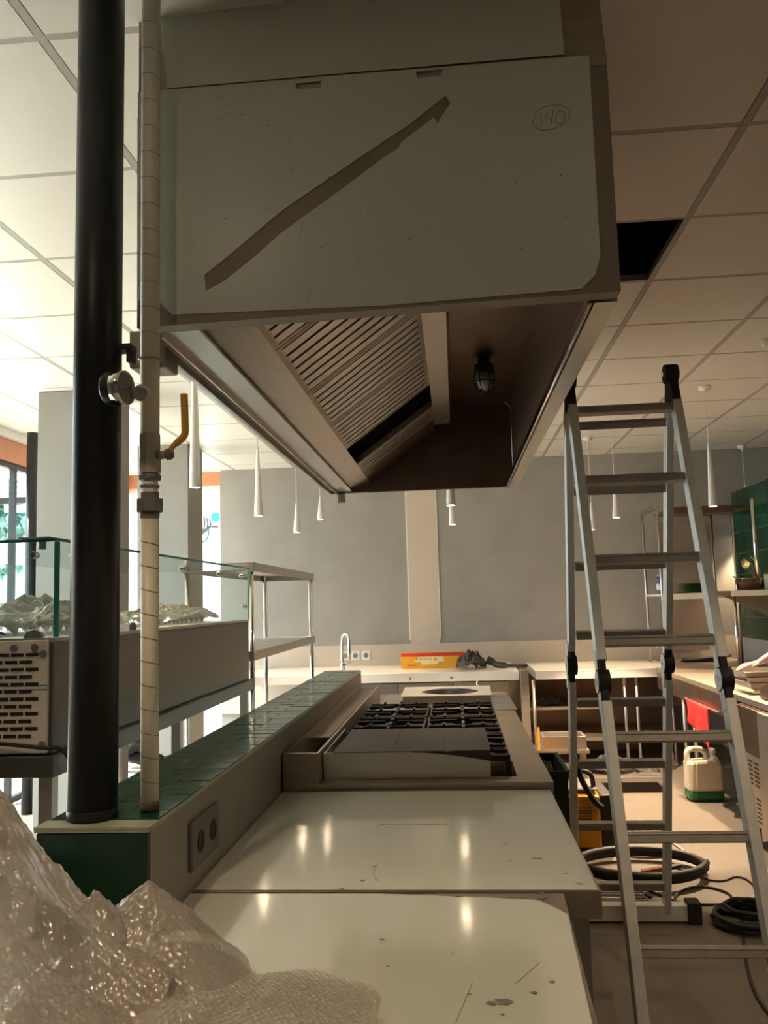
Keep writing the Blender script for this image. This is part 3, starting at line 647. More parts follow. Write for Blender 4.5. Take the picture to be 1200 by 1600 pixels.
# ================================================================ BUBBLE WRAP
def wrap(name, label, x0, x1, y0, y1, hf, cell=.0024, bub=.0115, seed=1):
    nx, ny = int((x1-x0)/cell), int((y1-y0)/cell)
    X, Y = np.meshgrid(np.linspace(x0, x1, nx), np.linspace(y0, y1, ny), indexing='ij')
    Zb, mask = hf(X, Y)
    # bubbles on a hexagonal lattice
    a = bub; rowh = a*.866; r_ = np.round((Y-y0)/rowh); xo = (X-x0-(r_ % 2)*a/2); dx = (xo/a-np.round(xo/a))*a; dy = (Y-y0)-r_*rowh
    d2 = dx*dx+dy*dy; fl_ = np.sin(r_*12.9898+np.round(xo/a)*78.233)*43758.5; fl_ = .35+.65*(fl_-np.floor(fl_)); hgt = np.sqrt(np.clip((a*.46)**2-d2, 0, None))*.75*fl_
    Z = Zb+hgt
    V = np.stack([X, Y, Z], -1).reshape(-1, 3).astype(np.float32)
    idx = np.arange(nx*ny).reshape(nx, ny); q = np.stack([idx[:-1, :-1], idx[1:, :-1], idx[1:, 1:], idx[:-1, 1:]], -1).reshape(-1, 4)
    mk = (mask[:-1, :-1] & mask[1:, 1:]).reshape(-1); q = q[mk]
    used = np.unique(q); remap = -np.ones(len(V), int); remap[used] = np.arange(len(used)); V = V[used]; q = remap[q]
    me = bpy.data.meshes.new(name); me.vertices.add(len(V)); me.vertices.foreach_set('co', V.ravel())
    me.loops.add(q.size); me.loops.foreach_set('vertex_index', q.ravel().astype(np.int32)); me.polygons.add(len(q))
    me.polygons.foreach_set('loop_start', np.arange(0, q.size, 4, dtype=np.int32)); me.polygons.foreach_set('loop_total', np.full(len(q), 4, dtype=np.int32))
    me.update(calc_edges=True); me.validate(); me.materials.append(bubble_m); me.polygons.foreach_set('use_smooth', np.ones(len(q), bool))
    o = bpy.data.objects.new(name, me); C.objects.link(o); return tag(o, label, 'bubble wrap')
def fold(X, Y, seed, f=9, amp=.02):
    rs = np.random.RandomState(seed); out = 0
    for k in range(10):
        a = rs.rand()*PI*2; fr = f*(1+k*.45)*rs.uniform(.7, 1.3); ph = rs.rand()*6.28
        u = X*math.cos(a)+Y*math.sin(a)+.04*np.sin((X*math.sin(a)-Y*math.cos(a))*fr*1.3+ph)
        out = out+(1-np.abs(np.sin(u*fr+ph))*2)*amp/(1+k*.5)
    return out
def cone(X, Y, cx, cy, rx, ry, h_, p): return h_*np.clip(1-np.sqrt(((X-cx)/rx)**2+((Y-cy)/ry)**2), 0, 1)**p
def hA(X, Y):
    w_ = .03*np.sin(X*17+Y*9)+.02*np.sin(Y*31-X*12)
    h_ = cone(X+w_, Y, -.93, 1.30, .475, .42, .53, .82)
    h_ = np.maximum(h_, cone(X+w_*.3, Y, -.607, 1.42, .065, .10, .215, .40)); h_ = np.maximum(h_, cone(X, Y+w_, -.70, 1.15, .28, .30, .27, .7))
    z = .886+h_+np.clip(h_*4, 0, 1)*(fold(X, Y, 4, 6, .009)+fold(X, Y, 8, 17, .0045))
    z = np.maximum(z, .882); return z, h_ > .002
def hB(X, Y):
    w_ = .012*np.sin(X*23+Y*11)
    h_ = cone(X+w_, Y, -.562, 1.50, .19, .26, .190, 1.0); aa = np.arctan2(Y-1.32, X+.45); wob = 1+.10*np.sin(aa*3+1)+.07*np.sin(aa*7+2)+.04*np.sin(aa*13); h_ = np.maximum(h_, cone(X, Y, -.45, 1.32, .34*wob, .36*wob, .075, 1.15))
    h_ = np.maximum(h_, cone(X, Y+w_, -.64, 1.42, .16, .20, .13, .8))
    z = .884+h_+np.clip(h_*8, 0, 1)*(fold(X, Y, 11, 8, .006)+fold(X, Y, 13, 21, .002)); z = np.maximum(z, .882)
    return z, h_ > .002
wrap('bubble_wrap', 'tall crumpled heap of clear bubble wrap in the lower left corner', -1.3, -.47, .92, 1.64, hA, seed=2)
wrap('bubble_wrap', 'low sheet of bubble wrap with a peaked fold on the near worktop', -.80, -.14, 1.0, 1.74, hB, seed=5)

# ================================================================ LADDER
ld = thing('folding_ladder', 'aluminium articulated ladder opened as an A-frame beside the island', 'ladder', (.73, 3.5, 0))
AP = (3.6, 2.49); FB = (2.71, .0); BB = (4.28, .03); XL, XR = .522, .950
def pt(leg, z):
    e = FB if leg == 'f' else BB; t = (z-e[1])/(AP[1]-e[1]); return e[0]+(AP[0]-e[0])*t
for leg in 'fb':
    for x in (XL, XR):
        xx = x if leg == 'f' else x-.006
        e0 = .0 if leg == 'f' else .06
        for z0, z1 in ((e0, 1.17), (1.31, 2.345)):
            MB().bar((xx, pt(leg, z0), z0), (xx, pt(leg, z1), z1), .030 if leg == 'b' else .036, .062).done('rail', alu, ld, .003)
        zc = 1.24
        hg = MB(); d = Vector((0, pt(leg, 1.34)-pt(leg, 1.14), .2)).normalized(); c0 = Vector((xx, pt(leg, zc), zc))
        hg.bar(c0-d*.12, c0+d*.12, .024, .056); hg.cyl(c0-Vector((.022, 0, 0)), c0+Vector((.022, 0, 0)), .045, n=24)
        ho = hg.done('hinge', black, ld, .003)
        child('hinge_plate', alu, ho, MB().cyl(c0-Vector((.024, 0, 0)), c0-Vector((.0205, 0, 0)), .040, n=24).bar(c0-d*.11-Vector((.019, 0, 0)), c0+d*.11-Vector((.019, 0, 0)), .004, .04))
        child('hinge_bolt', chrome, ho, MB().cyl(c0-Vector((.028, 0, 0)), c0-Vector((.024, 0, 0)), .012, n=6))
for x in (XL, XR):
    c0 = Vector((x, AP[0], AP[1]-.01)); hg = MB().cyl(c0-Vector((.028, 0, 0)), c0+Vector((.028, 0, 0)), .042, n=24)
    for leg in 'fb':
        z = AP[1]-.16; hg.bar(c0, (x, pt(leg, z), z), .034, .062)
    ho = hg.done('top_hinge', black, ld, .004)
    child('hinge_bolt', chrome, ho, MB().cyl(c0-Vector((.034, 0, 0)), c0-Vector((.028, 0, 0)), .012, n=6))
def rung_z(leg, py, px=1000):
    lo, hi = .02, 2.45
    for _ in range(40):
        m_ = (lo+hi)/2; v = Vector((.73, pt(leg, m_), m_-EYE)); yy = 800-F_PX*v.dot(up)/v.dot(fw)
        if yy > py: lo = m_
        else: hi = m_
    return m_
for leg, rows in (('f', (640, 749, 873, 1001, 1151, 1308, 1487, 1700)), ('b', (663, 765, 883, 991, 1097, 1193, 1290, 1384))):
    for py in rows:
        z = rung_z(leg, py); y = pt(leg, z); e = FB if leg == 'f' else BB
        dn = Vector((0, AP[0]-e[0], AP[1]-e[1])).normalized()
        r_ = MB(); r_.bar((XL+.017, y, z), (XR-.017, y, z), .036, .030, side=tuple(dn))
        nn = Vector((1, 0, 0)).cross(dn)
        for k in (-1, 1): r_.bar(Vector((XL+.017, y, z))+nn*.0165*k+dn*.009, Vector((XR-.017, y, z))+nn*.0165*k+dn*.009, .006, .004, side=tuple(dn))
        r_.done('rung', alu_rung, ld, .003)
bs = MB().box(.385, 1.045, BB[0]-.03, BB[0]+.03, .012, .085).done('stabiliser_bar', alu, ld, .004)
child('foot_cap', rubber, bs, MB().box(1.035, 1.10, BB[0]-.04, BB[0]+.04, 0, .10), .006)
child('foot_cap', rubber, bs, MB().box(.334, .39, BB[0]-.04, BB[0]+.04, 0, .10), .006)
bs = MB().box(.40, 1.25, FB[0]-.03, FB[0]+.03, .012, .085).done('stabiliser_bar', alu, ld, .004)
child('foot_cap', rubber, bs, MB().box(1.25, 1.31, FB[0]-.04, FB[0]+.04, 0, .10), .006)
child('foot_cap', rubber, bs, MB().box(.34, .40, FB[0]-.04, FB[0]+.04, 0, .10), .006)

# ================================================================ DISPLAY CASE (left)
tb = thing('case_table', 'steel table carrying the glass display case', 'table', (-1.6, 3.6, 0))
MB().box(-2.0, -1.17, 2.40, 4.85, 1.075, 1.135).done('table_top', case_steel, tb, .003)
for q in ((-1.215, 2.46), (-1.215, 4.78), (-1.95, 2.46), (-1.95, 4.78), (-1.215, 3.62)):
    MB().box(q[0]-.02, q[0]+.02, q[1]-.02, q[1]+.02, 0, 1.075).done('leg', steel, tb)
dc = thing('display_case', 'glass-topped stainless display case behind the black pole', 'display case', (-1.55, 3.6, 1.135))
MB().box(-1.94, -1.195, 2.44, 4.82, 1.137, 1.462).done('cabinet', case_steel, dc, .003)
MB().box(-1.94, -1.19, 2.44, 4.82, 1.462, 1.474).done('deck', steel, dc)
MB().box(-1.90, -1.205, 2.424, 2.439, 1.140, 1.468).done('end_panel', mat('pale_panel', (.72, .66, .60), .4), dc, .003)
MB().box(-1.90, -1.205, 2.4225, 2.4245, 1.335, 1.3375).box(-1.90, -1.205, 2.4225, 2.4245, 1.323, 1.3255).done('blue_line', mat('blue_line', (.03, .08, .30), .5), dc)
for r in range(12):
    z = 1.4265-r*.0214
    for c in range(5):
        x1 = -1.232-(.010 if r % 2 else 0)-c*.0455-(.010 if r % 2 else 0)
        MB().box(x1-.038, x1, 2.4205, 2.4245, z-.0046, z+.0046).done('vent_slot', black, dc)
for x, z in ((-1.243, 1.448), (-1.307, 1.447), (-1.217, 1.428), (-1.217, 1.166)):
    MB().cyl((x, 2.4235, z), (x, 2.417, z), .0105, n=18).done('screw_cap', galv, dc)
MB().cyl((-1.27, 2.46, 1.468), (-1.27, 2.475, 1.468), .03, n=24).done('rubber_disc', galv, dc)
GZ0, GZ1 = 1.476, 1.760
def pane(x0, x1, y0, y1, z0, z1):
    o = MB().box(x0, x1, y0, y1, z0, z1).done('glass_pane', case_glass, dc)
    return o
pane(-1.193, -1.185, 2.452, 4.80, GZ0, GZ1); pane(-1.90, -1.185, 2.442, 2.450, GZ0, GZ1); pane(-1.92, -1.180, 2.438, 4.82, GZ1+.001, GZ1+.009)
MB().box(-1.1845, -1.179, 2.440, 4.82, GZ1+.0005, GZ1+.0098).box(-1.92, -1.1845, 2.434, 2.438, GZ1+.0005, GZ1+.0098).box(-1.1965, -1.1838, 2.4405, 2.452, GZ0, GZ1).box(-1.193, -1.184, 4.80, 4.806, GZ0, GZ1).done('glass_edge', glass_edge, dc)
for (x, y_, z) in ((-1.262, 2.436, 1.722), (-1.172, 2.56, 1.722), (-1.172, 3.25, 1.722), (-1.172, 3.62, 1.722), (-1.172, 4.2, 1.72), (-1.172, 4.66, 1.722), (-1.172, 4.70, 1.55)):
    a = Vector((0, 1, 0)) if x < -1.2 else Vector((-1, 0, 0))
    MB().cyl(Vector((x, y_, z)), Vector((x, y_, z))+a*.03, .011, n=14).done('glass_clamp', chrome, dc, .002)
MB().cyl((-1.25, 2.47, GZ1-.02), (-1.25, 2.47, GZ1+.016), .012, n=14).done('glass_clamp', galv, dc)
MB().box(-1.30, -1.20, 2.42, 2.48, GZ1+.0105, GZ1+.015).done('clamp_plate', galv, dc, .002)
MB().lathe([(.013, 0), (.014, .012), (.010, .026), (.004, .03)], (-1.183, 3.03, 1.475), 14).done('stopper', galv, dc)
# contents of the case
def crumple(name, label, cat, cx, cy, z0, sx, sy, h, m, seed, base=0):
    nx = 46; X, Y = np.meshgrid(np.linspace(-1, 1, nx), np.linspace(-1, 1, nx), indexing='ij')
    rr = np.sqrt(X**2+Y**2); H_ = np.clip(1-rr, 0, 1)**.4; Z = H_*h*(.6+np.clip(fold(X, Y, seed, 4, .10)+.15, -.25, .6)); Z = np.maximum(Z, .001)
    V = [(cx+sx*a, cy+sy*b_, z0+c_) for a, b_, c_ in zip(X.ravel(), Y.ravel(), Z.ravel())]; fs = []
    for i in range(nx-1):
        for j in range(nx-1):
            if rr[i, j] < 1 and rr[i+1, j+1] < 1: a = i*nx+j; fs.append((a, a+nx, a+nx+1, a+1))
    me = bpy.data.meshes.new(name); me.from_pydata(V, [], fs); me.materials.append(m)
    o = bpy.data.objects.new(name, me); C.objects.link(o); md = o.modifiers.new('th', 'SOLIDIFY'); md.thickness = .002; md.offset = 1
    return tag(o, label, cat)
clearf = film_clear('crumpled_clear_film', .42, .15)
crumple('plastic_film', 'crumpled pale plastic film inside the near end of the glass case', 'plastic film', -1.55, 3.1, 1.476, .30, .42, .19, clearf, 3)
crumple('plastic_film', 'crumpled pale plastic film heaped in the far end of the glass case', 'plastic film', -1.48, 4.20, 1.476, .26, .50, .14, clearf, 9)
crumple('black_bag', 'small black bag lying in the near left of the glass case', 'bag', -1.62, 2.565, 1.476, .20, .10, .06, black, 6)
# power lead
pts = [(-1.42, 2.40, 1.182), (-1.3, 2.395, 1.172), (-1.20, 2.39, 1.162), (-1.155, 2.41, 1.155), (-1.145, 2.46, 1.10), (-1.145, 2.5, 1.02), (-1.145, 2.52, .7)]
tag(MB().tube(smooth_path(pts, 6), .006).done('power_lead', rubber), 'black power lead across the vented end of the display case', 'cable')

# open steel rack beyond the case
rk = thing('steel_rack', 'open stainless rack beyond the display case along the island', 'rack', (-1.4, 6, 0))
rx0, rx1, ry0, ry1 = -1.63, -1.19, 4.93, 7.10
for zt in (1.81, 1.285):
    sh = MB().box(rx0, rx1, ry0, ry1, zt-.012, zt).box(rx0, rx0+.004, ry0, ry1, zt-.055, zt-.012).box(rx1-.004, rx1, ry0, ry1, zt-.055, zt-.012).box(rx0, rx1, ry0, ry0+.004, zt-.055, zt-.012).box(rx0, rx1, ry1-.004, ry1, zt-.055, zt-.012)
    sh.done('shelf', steel_x, rk, .002)
for x in (rx0+.025, rx1-.025):
    for y_ in (ry0+.04, ry1-.04):
        MB().cyl((x, y_, 0), (x, y_, 1.80), .017, n=16).done('post', chrome, rk)

# ================================================================ BACK WORKTOPS
BZ = .88
bw = thing('back_worktop_left', 'pale film-topped worktop along the back wall left of the steel joint', 'worktop', (0, 8.424, 0)); bw.name = 'back_worktop'
MB().box(-2.106, 0.5616, 8.0136, 9.09, BZ-.085, BZ).done('top_plate', film_white, bw, .004)
for i in range(3):
    xa = -1.08+i*.518; MB().box(xa, xa+.510, 8.0784, 8.802, .12, BZ-.10).done('cabinet_panel', steel, bw, .003)
MB().box(-1.08, 0.4752, 8.1, 8.802, 0, .12).done('plinth', black, bw)
for x in (-2.05, -1.13): MB().box(x-.02, x+.02, 8.0568, 8.1, 0, BZ-.085).done('leg', steel, bw)
for x in (-.45, -.065): MB().cyl((x, 8.0082, BZ-.05), (x, 8.0136, BZ-.05), .012, n=12).done('screw_cap', galv, bw)
bj = thing('corner_post', 'steel post in the joint between the two back worktops', 'post', (0.6264, 8.046, 0))
MB().box(0.5724, 0.648, 7.992, 8.0784, 0, BZ+.005).done('post', steel_dull, bj, .003); MB().cyl((0.6912, 8.0352, 0), (0.6912, 8.0352, BZ-.09), .018, n=14).done('leg', steel, bj)
b2 = thing('back_worktop', 'pale worktop along the back wall over open dark shelves, behind the ladder', 'worktop', (1.296, 8.424, 0))
MB().box(0.7128, 2.0196, 8.0136, 9.09, BZ-.085, BZ-.004).done('top_plate', film_white, b2, .004)
MB().box(0.7128, 1.998, 8.1, 8.802, .22, .25).done('under_shelf', steel_dull, b2)
MB().box(0.6696, 2.0304, 8.7696, 8.7912, .02, BZ-.09).done('back_panel', steel_dark, b2)
MB().box(0.648, 1.404, 8.154, 8.748, .50, .52).done('mid_shelf', steel_dull, b2)
for x in (1.53, 1.64, 1.96): MB().cyl((x, 8.1, 0), (x, 8.1, BZ-.09), .014, n=12).done('leg', steel, b2)
# low work table in front of it
lt = thing('low_shelf_unit', 'low steel shelf behind the ladder with dark tools on it', 'shelf', (1.15, 7.1, 0))
MB().box(1.02, 1.62, 6.95, 7.38, .085, .125).done('shelf', steel, lt, .003)
for x in (1.04, 1.60): MB().box(x-.015, x+.015, 6.97, 7.0, 0, .085).done('leg', steel, lt)
crumple('tool_bag', 'black tool bag on the low shelf behind the ladder', 'bag', 1.20, 7.2, .126, .20, .15, .18, black, 12)
crumple('tool_bag', 'flat dark cloth heap on the low shelf, right of the tool bag', 'bag', 1.50, 7.18, .126, .10, .14, .07, black, 14)
tag(MB().bar((1.40, 7.02, .137), (1.56, 7.0, .137), .02, .02).done('metal_offcut', steel), 'short metal offcut on the low shelf edge', 'metal bar')
crumple('black_pouch', 'black pouch on the middle shelf under the back worktop', 'bag', .90, 8.40, .521, .18, .16, .12, black, 17)
pn = thing('steel_pan', 'shallow steel gastronorm pan behind the ladder, right of the worktops joint', 'pan', (.80, 7.1, .3))
MB().box(.64, .98, 6.85, 6.87, .36, .46).box(.64, .98, 7.10, 7.12, .36, .46).box(.64, .66, 6.87, 7.10, .36, .46).box(.96, .98, 6.87, 7.10, .36, .46).box(.64, .98, 6.85, 7.12, .355, .362).done('pan_body', steel, pn, .003)
MB().box(.60, .62, 6.84, 6.86, .36, .54).done('pan_handle', chrome, pn)
MB().box(.60, 1.0, 6.84, 7.14, .33, .354).box(.62, .65, 6.9, 7.05, 0, .33).box(.95, .98, 6.9, 7.05, 0, .33).done('pan_stand', steel_dull, pn)
# black bin by the island
bn = thing('black_crate', 'tall black plastic crate of tools on the floor beside the range', 'crate', (.45, 4.9, 0))
bx0, bx1, by0, by1, bz = .345, .60, 5.0, 5.6, .56
MB().box(bx0, bx1, by0, by0+.01, .01, bz).box(bx0, bx1, by1-.01, by1, .01, bz).box(bx0, bx0+.01, by0+.01, by1-.01, .01, bz).box(bx1-.01, bx1, by0+.01, by1-.01, .01, bz).box(bx0, bx1, by0, by1, 0, .012).box(bx0-.008, bx1+.012, by0-.012, by0, bz-.02, bz+.004).box(bx1, bx1+.012, by0, by1, bz-.02, bz+.004).done('crate_body', mat('crate_green_black', (.008, .014, .012), .5), bn)
crumple('cable_heap', 'dark tangled leads filling the black crate', 'cable',   .47, 5.3, .42, .110, .26, .22, rubber, 21)

# things on the back worktop
bxo = thing('foil_box', 'long yellow and red cling-film box on the back worktop', 'box', (-0.2808, 8.586, BZ))
fx0, fx1, fy0, fy1 = -.567, .081, 8.56, 8.67
MB().box(fx0, fx1, fy0, fy1, BZ+.001, BZ+.155).done('carton', mat('carton_yellow', (.85, .42, .03), .35), bxo, .002)
MB().box(fx0, fx1, fy0-.001, fy0, BZ+.118, BZ+.152).done('red_band', mat('carton_red', (.70, .05, .03), .35), bxo)
MB().prism([(fx0+.13, fy0-.0012, BZ+.062), (fx0+.43, fy0-.0012, BZ+.062), (fx0+.43, fy0-.0012, BZ+.115), (fx0+.17, fy0-.0012, BZ+.112)], (0, -.0005, 0)).prism([(fx0+.21, fy0-.0012, BZ+.036), (fx0+.36, fy0-.0012, BZ+.036), (fx0+.38, fy0-.0012, BZ+.062), (fx0+.19, fy0-.0012, BZ+.062)], (0, -.0005, 0)).done('pale_panel', mat('carton_cream', (.95, .80, .45), .35), bxo)
MB().box(fx0+.06, fx0+.16, fy0-.0015, fy0-.001, BZ+.025, BZ+.032).box(fx0+.06, fx0+.15, fy0-.0015, fy0-.001, BZ+.042, BZ+.047).done('small_print', mat('carton_red', (0, 0, 0)), bxo)
def text(s_, size, loc, m, par, nm='lettering', rot=(PI/2, 0, 0)):
    cu = bpy.data.curves.new('t', 'FONT'); cu.body = s_; cu.size = size; cu.extrude = .0004; cu.align_x = 'CENTER'
    tmp = bpy.data.objects.new('t', cu); me = bpy.data.meshes.new_from_object(tmp); bpy.data.objects.remove(tmp)
    me.transform(Matrix.Translation(loc) @ (Matrix.Rotation(rot[2], 4, 'Z') @ Matrix.Rotation(rot[0], 4, 'X'))); me.materials.clear(); me.materials.append(m); me.name = nm
    o = bpy.data.objects.new(nm, me); C.objects.link(o); o.parent = par; o.matrix_parent_inverse = parent_inv(par); return o
text('FOR PACK', .034, (fx0+.23, fy0-.002, BZ+.080), mat('print_green', (.05, .12, .06), .5), bxo)
MB().cyl((fx0+.345, fy0-.0025, BZ+.088), (fx0+.345, fy0-.001, BZ+.088), .017, n=10).done('printed_sun', mat('carton_orange', (.9, .35, .02), .4), bxo)
crumple('black_plastic_bag', 'crumpled dark plastic bag on the back worktop right of the yellow box', 'bag', .13, 8.38, BZ+.001, .15, .16, .25, mat('bin_liner', (.03, .022, .022), .25, 0, .3, 20, .3, spec=.8), 31)
pts = [(0.285, 8.41, BZ+.08), (0.33, 8.4024, BZ+.06), (0.3888, 8.3808, BZ+.03), (0.54, 8.3376, BZ+.02), (0.6696, 8.316, BZ+.022)]
tag(MB().tube(smooth_path(pts, 6), [.04]*8+[.03]*8+[.016]*9, 8).done('rolled_sleeve', mat('bin_liner', (0, 0, 0)), None), 'rolled dark plastic trailing from the bag towards the worktop joint', 'bag')
for i, x in enumerate((-1.204, -1.09, -.977)):
    s_ = thing('wall_socket', ['leftmost', 'middle', 'rightmost'][i]+' of three white sockets on the back wall by the tap', 'socket', (x, BACK-.01, .99))
    MB().box(x-.046, x+.046, BACK-.016, BACK-.0062, .940, 1.038).done('cover_plate', white_r if i else white_r, s_, .003)
    MB().lathe([(.028, 0), (.028, .002), (.022, .0025), (.020, .001)], (x, BACK-.016, .99), 20, axis=(0, -1, 0)).done('outlet', galv, s_)
    MB().cyl((x-.008, BACK-.0175, .99), (x-.008, BACK-.020, .99), .003, n=8).cyl((x+.008, BACK-.0175, .99), (x+.008, BACK-.020, .99), .003, n=8).done('pin_hole', black, s_)
fc = thing('swan_neck_tap', 'tall chrome swan-neck tap behind the far end of the green-topped wall', 'tap', (-1.1772, 8.586, BZ))
tx = atY(540, 1040, 8.586).x; pts = [(tx-.03, 8.586, BZ+.03), (tx-.03, 8.586, BZ+.27), (tx-.02, 8.5644, BZ+.335), (tx+.012, 8.5428, BZ+.36), (tx+.045, 8.5104, BZ+.33), (tx+.055, 8.4888, BZ+.20), (tx+.055, 8.4888, BZ+.15)]
MB().tube(smooth_path(pts, 6), .014, 12).done('spout', chrome, fc)
MB().lathe([(.03, 0), (.03, .008), (.021, .015), (.021, .06), (.018, .07)], (tx-.03, 8.586, BZ+.001)).done('base', chrome, fc)
MB().cyl((tx-.01, 8.586, BZ+.05), (tx+.05, 8.5752, BZ+.075), .007).done('lever', chrome, fc)

# ================================================================ RIGHT SIDE
ov = thing('over_shelf', 'two-tier steel over-shelf on the back worktop behind the ladder', 'shelf', (2.268, 8.424, BZ))
OX0, OX1, OY0, OY1 = 1.928, 2.61, 8.1, 8.75
for x in (OX0, OX1):
    for y_ in (OY0, OY1): MB().cyl((x, y_, BZ-.002), (x, y_, 2.382), .014, n=14).done('post', steel, ov)
MB().box(OX0-.012, OX0+.012, OY0, OY1, 2.3492, 2.3924).done('side_bar', steel, ov)
MB().box(OX0+.13, 2.81, OY0-.02, OY1, 2.3276, 2.36).box(OX0+.13, 2.62, OY0-.022, OY0-.018, 2.2952, 2.36).done('top_shelf', steel_dark, ov)
MB().box(OX0-.01, OX1, OY0-.01, OY1, 1.5284, 1.55).box(OX0-.01, OX1, OY0-.014, OY0-.01, 1.496, 1.55).done('lower_shelf', film_white, ov)
for z0, z1, m_ in ((1.56, 2.29, 0), (.96, 1.49, 1)): MB().box(OX0+.22, OX1-.02, 9.02, 9.07, z0, z1).done('back_board', mat('brown_board', (.30, .22, .16), .6, 0, .1, 6, .1), ov)
cn = thing('spray_can', 'blue spray can at the left end of the lower over-shelf', 'can', (1.998, 8.208, 1.5511))
MB().lathe([(.030, .001), (.031, .006), (.031, .155), (.026, .168)], (1.985, 8.42, 1.5511), 20).done('can_body', can_b, cn)
MB().lathe([(.024, .166), (.022, .185), (.008, .19)], (1.985, 8.42, 1.5511), 16).done('cap', steel, cn); MB().lathe([(.0313, .04), (.0313, .10)], (1.985, 8.42, 1.5511), 20).done('label_band', white_r, cn)
for k in range(6):
    o = MB().lathe([(.07, .001), (.09, .003), (.158, .012), (.160, .015), (.150, .0152), (.08, .006), (.02, .006)], (2.30, 8.40, 1.551+k*.0155), 28).done('dinner_plate', plate_g)
    tag(o, 'green plate in the stack on the lower over-shelf, '+['bottom one', 'second from the bottom', 'third from the bottom', 'third from the top', 'second from the top', 'topmost'][k], 'plate', 'stack of green plates')
sb = thing('back_wall_socket', 'cream double socket plate in the corner behind the ladder hinge', 'socket', (2.16, BACK-.02, 1.0))
MB().box(2.0736, 2.1924, 9.06, 9.092, .995, 1.065).done('cover_plate', white_r, sb, .003)
for x in (2.106, 2.16): MB().cyl((x, 9.06, 1.03), (x, 9.056, 1.03), .014, n=14).done('outlet', galv, sb)
# side counter: open part and fridge
sc_ = thing('side_counter', 'long steel counter running along the right-hand side', 'counter', (2.2, 6, 0))
MB().box(1.80, 2.60, 4.0, 7.97, .845, .885).done('top_plate', steel_dull, sc_, .003)
MB().box(1.80, 1.83, 5.75, 7.95, .70, .845).done('apron', steel_dark, sc_)
for x, y_ in ((1.74, 7.15), (1.83, 6.9), (1.86, 7.85), (2.55, 7.8)): MB().cyl((max(x, 1.82), y_, 0), (max(x, 1.82), y_, .845), .018, n=14).done('leg', steel, sc_)
MB().cyl((1.792, 7.0, .72), (1.792, 6.15, .72), .007, n=8).done('towel_rail', steel, sc_)
for y_ in (7.0, 6.15): MB().cyl((1.792, y_, .72), (1.805, y_, .72), .006, n=8).done('rail_bracket', steel, sc_)
# red cloth hanging over rail
cl_ = MB(); n1, n2 = 14, 12; G = []
for i in range(n1+1):
    row = []
    for j in range(n2+1):
        u = i/n1; v = j/n2; y_ = 6.88-(.55-.12*v)*u-.10*v*u; z = .732-v*(.15+.17*u)
        row.append(Vector((1.776+.012*math.sin(u*14+v*3)*v-.004, y_+.03*v*math.sin(u*5), z)))
    G.append(row)
V = [[cl_.bm.verts.new(p) for p in row] for row in G]
for i in range(n1):
    for j in range(n2): f = cl_.bm.faces.new((V[i][j], V[i+1][j], V[i+1][j+1], V[i][j+1])); f.smooth = True
o = cl_.done('red_cloth', red); md = o.modifiers.new('th', 'SOLIDIFY'); md.thickness = .004; tag(o, 'bright red cloth hanging from the rail under the side counter', 'cloth')
jc = thing('jerrycan', 'cream plastic jerrycan with green liquid at its base, under the side counter', 'canister', (1.80, 6.85, 0))
jx, jy = 1.815, 6.72
body = [(-.125, 0), (.125, 0), (.13, .03), (.13, .28), (.10, .325), (.045, .345), (-.10, .345), (-.13, .30), (-.13, .03)]
MB().prism([(jx+a, jy-.08, b_+.002) for a, b_ in [(-.12, 0), (.12, 0), (.128, .02), (.13, .075), (-.13, .075), (-.128, .02)]], (0, .16, 0)).done('green_base', mat('green_liquid', (.02, .13, .05), .35), jc, .02)
MB().prism([(jx+a, jy-.078, b_) for a, b_ in [(-.128, .072), (.128, .072), (.130, .25), (.095, .325), (.06, .345), (.052, .30), (-.125, .29)]], (0, .156, 0)).done('body', mat('cream_plastic', (.62, .54, .42), .5), jc, .02)
MB().tube(smooth_path([(jx-.108, jy, .27), (jx-.108, jy, .345), (jx-.08, jy, .372), (jx+.00, jy, .368), (jx+.03, jy, .33), (jx+.035, jy, .28)], 6), .022, 10).done('handle', MATS['cream_plastic'], jc)
MB().lathe([(.028, .335), (.028, .372), (.024, .376)], (jx+.075, jy, 0), 16).done('cap', white_r, jc)
# undercounter fridge
fr = thing('undercounter_fridge', 'steel undercounter fridge with vent slots under the side counter', 'fridge', (2.1, 5, 0))
FX = 1.765; fy0, fy1 = 3.95, 5.68
MB().box(FX+.02, 2.5, fy0, fy1, .13, .84).done('cabinet', steel_dark, fr)
MB().box(FX, FX+.02, 5.28, 5.67, .14, .56).done('vent_panel', steel_dull, fr, .002)
for c in range(3):
    for r in range(6):
        for zb in (.17, .38): MB().box(FX-.0015, FX+.001, 5.33+c*.11, 5.405+c*.11, zb+r*.026, zb+.012+r*.026).done('vent_slot', black, fr)
MB().box(FX, FX+.02, 5.28, 5.67, .565, .835).done('control_panel', steel_dark, fr, .002)
for ya, yb in ((4.62, 5.27), (3.96, 4.61)): 
    d_ = MB().box(FX-.01, FX+.02, ya, yb, .14, .835).done('door', steel_dull, fr, .004)
for q in ((FX+.06, 5.6), (FX+.06, 5.32), (2.4, 5.6), (FX+.06, 4.05)): MB().cyl((q[0], q[1], 0), (q[0], q[1], .13), .02, n=12).done('foot', black, fr)
MB().box(1.70, 1.735, 5.70, 5.74, .30, .36).box(1.70, 1.735, 5.70, 5.74, .36, .365).done('_', white_r).name = 'paper_scrap'
tag(bpy.data.objects['paper_scrap'], 'scrap of white paper tucked beside the vent panel', 'paper'); bpy.data.objects['paper_scrap'].location = (.055, -.0, 0)
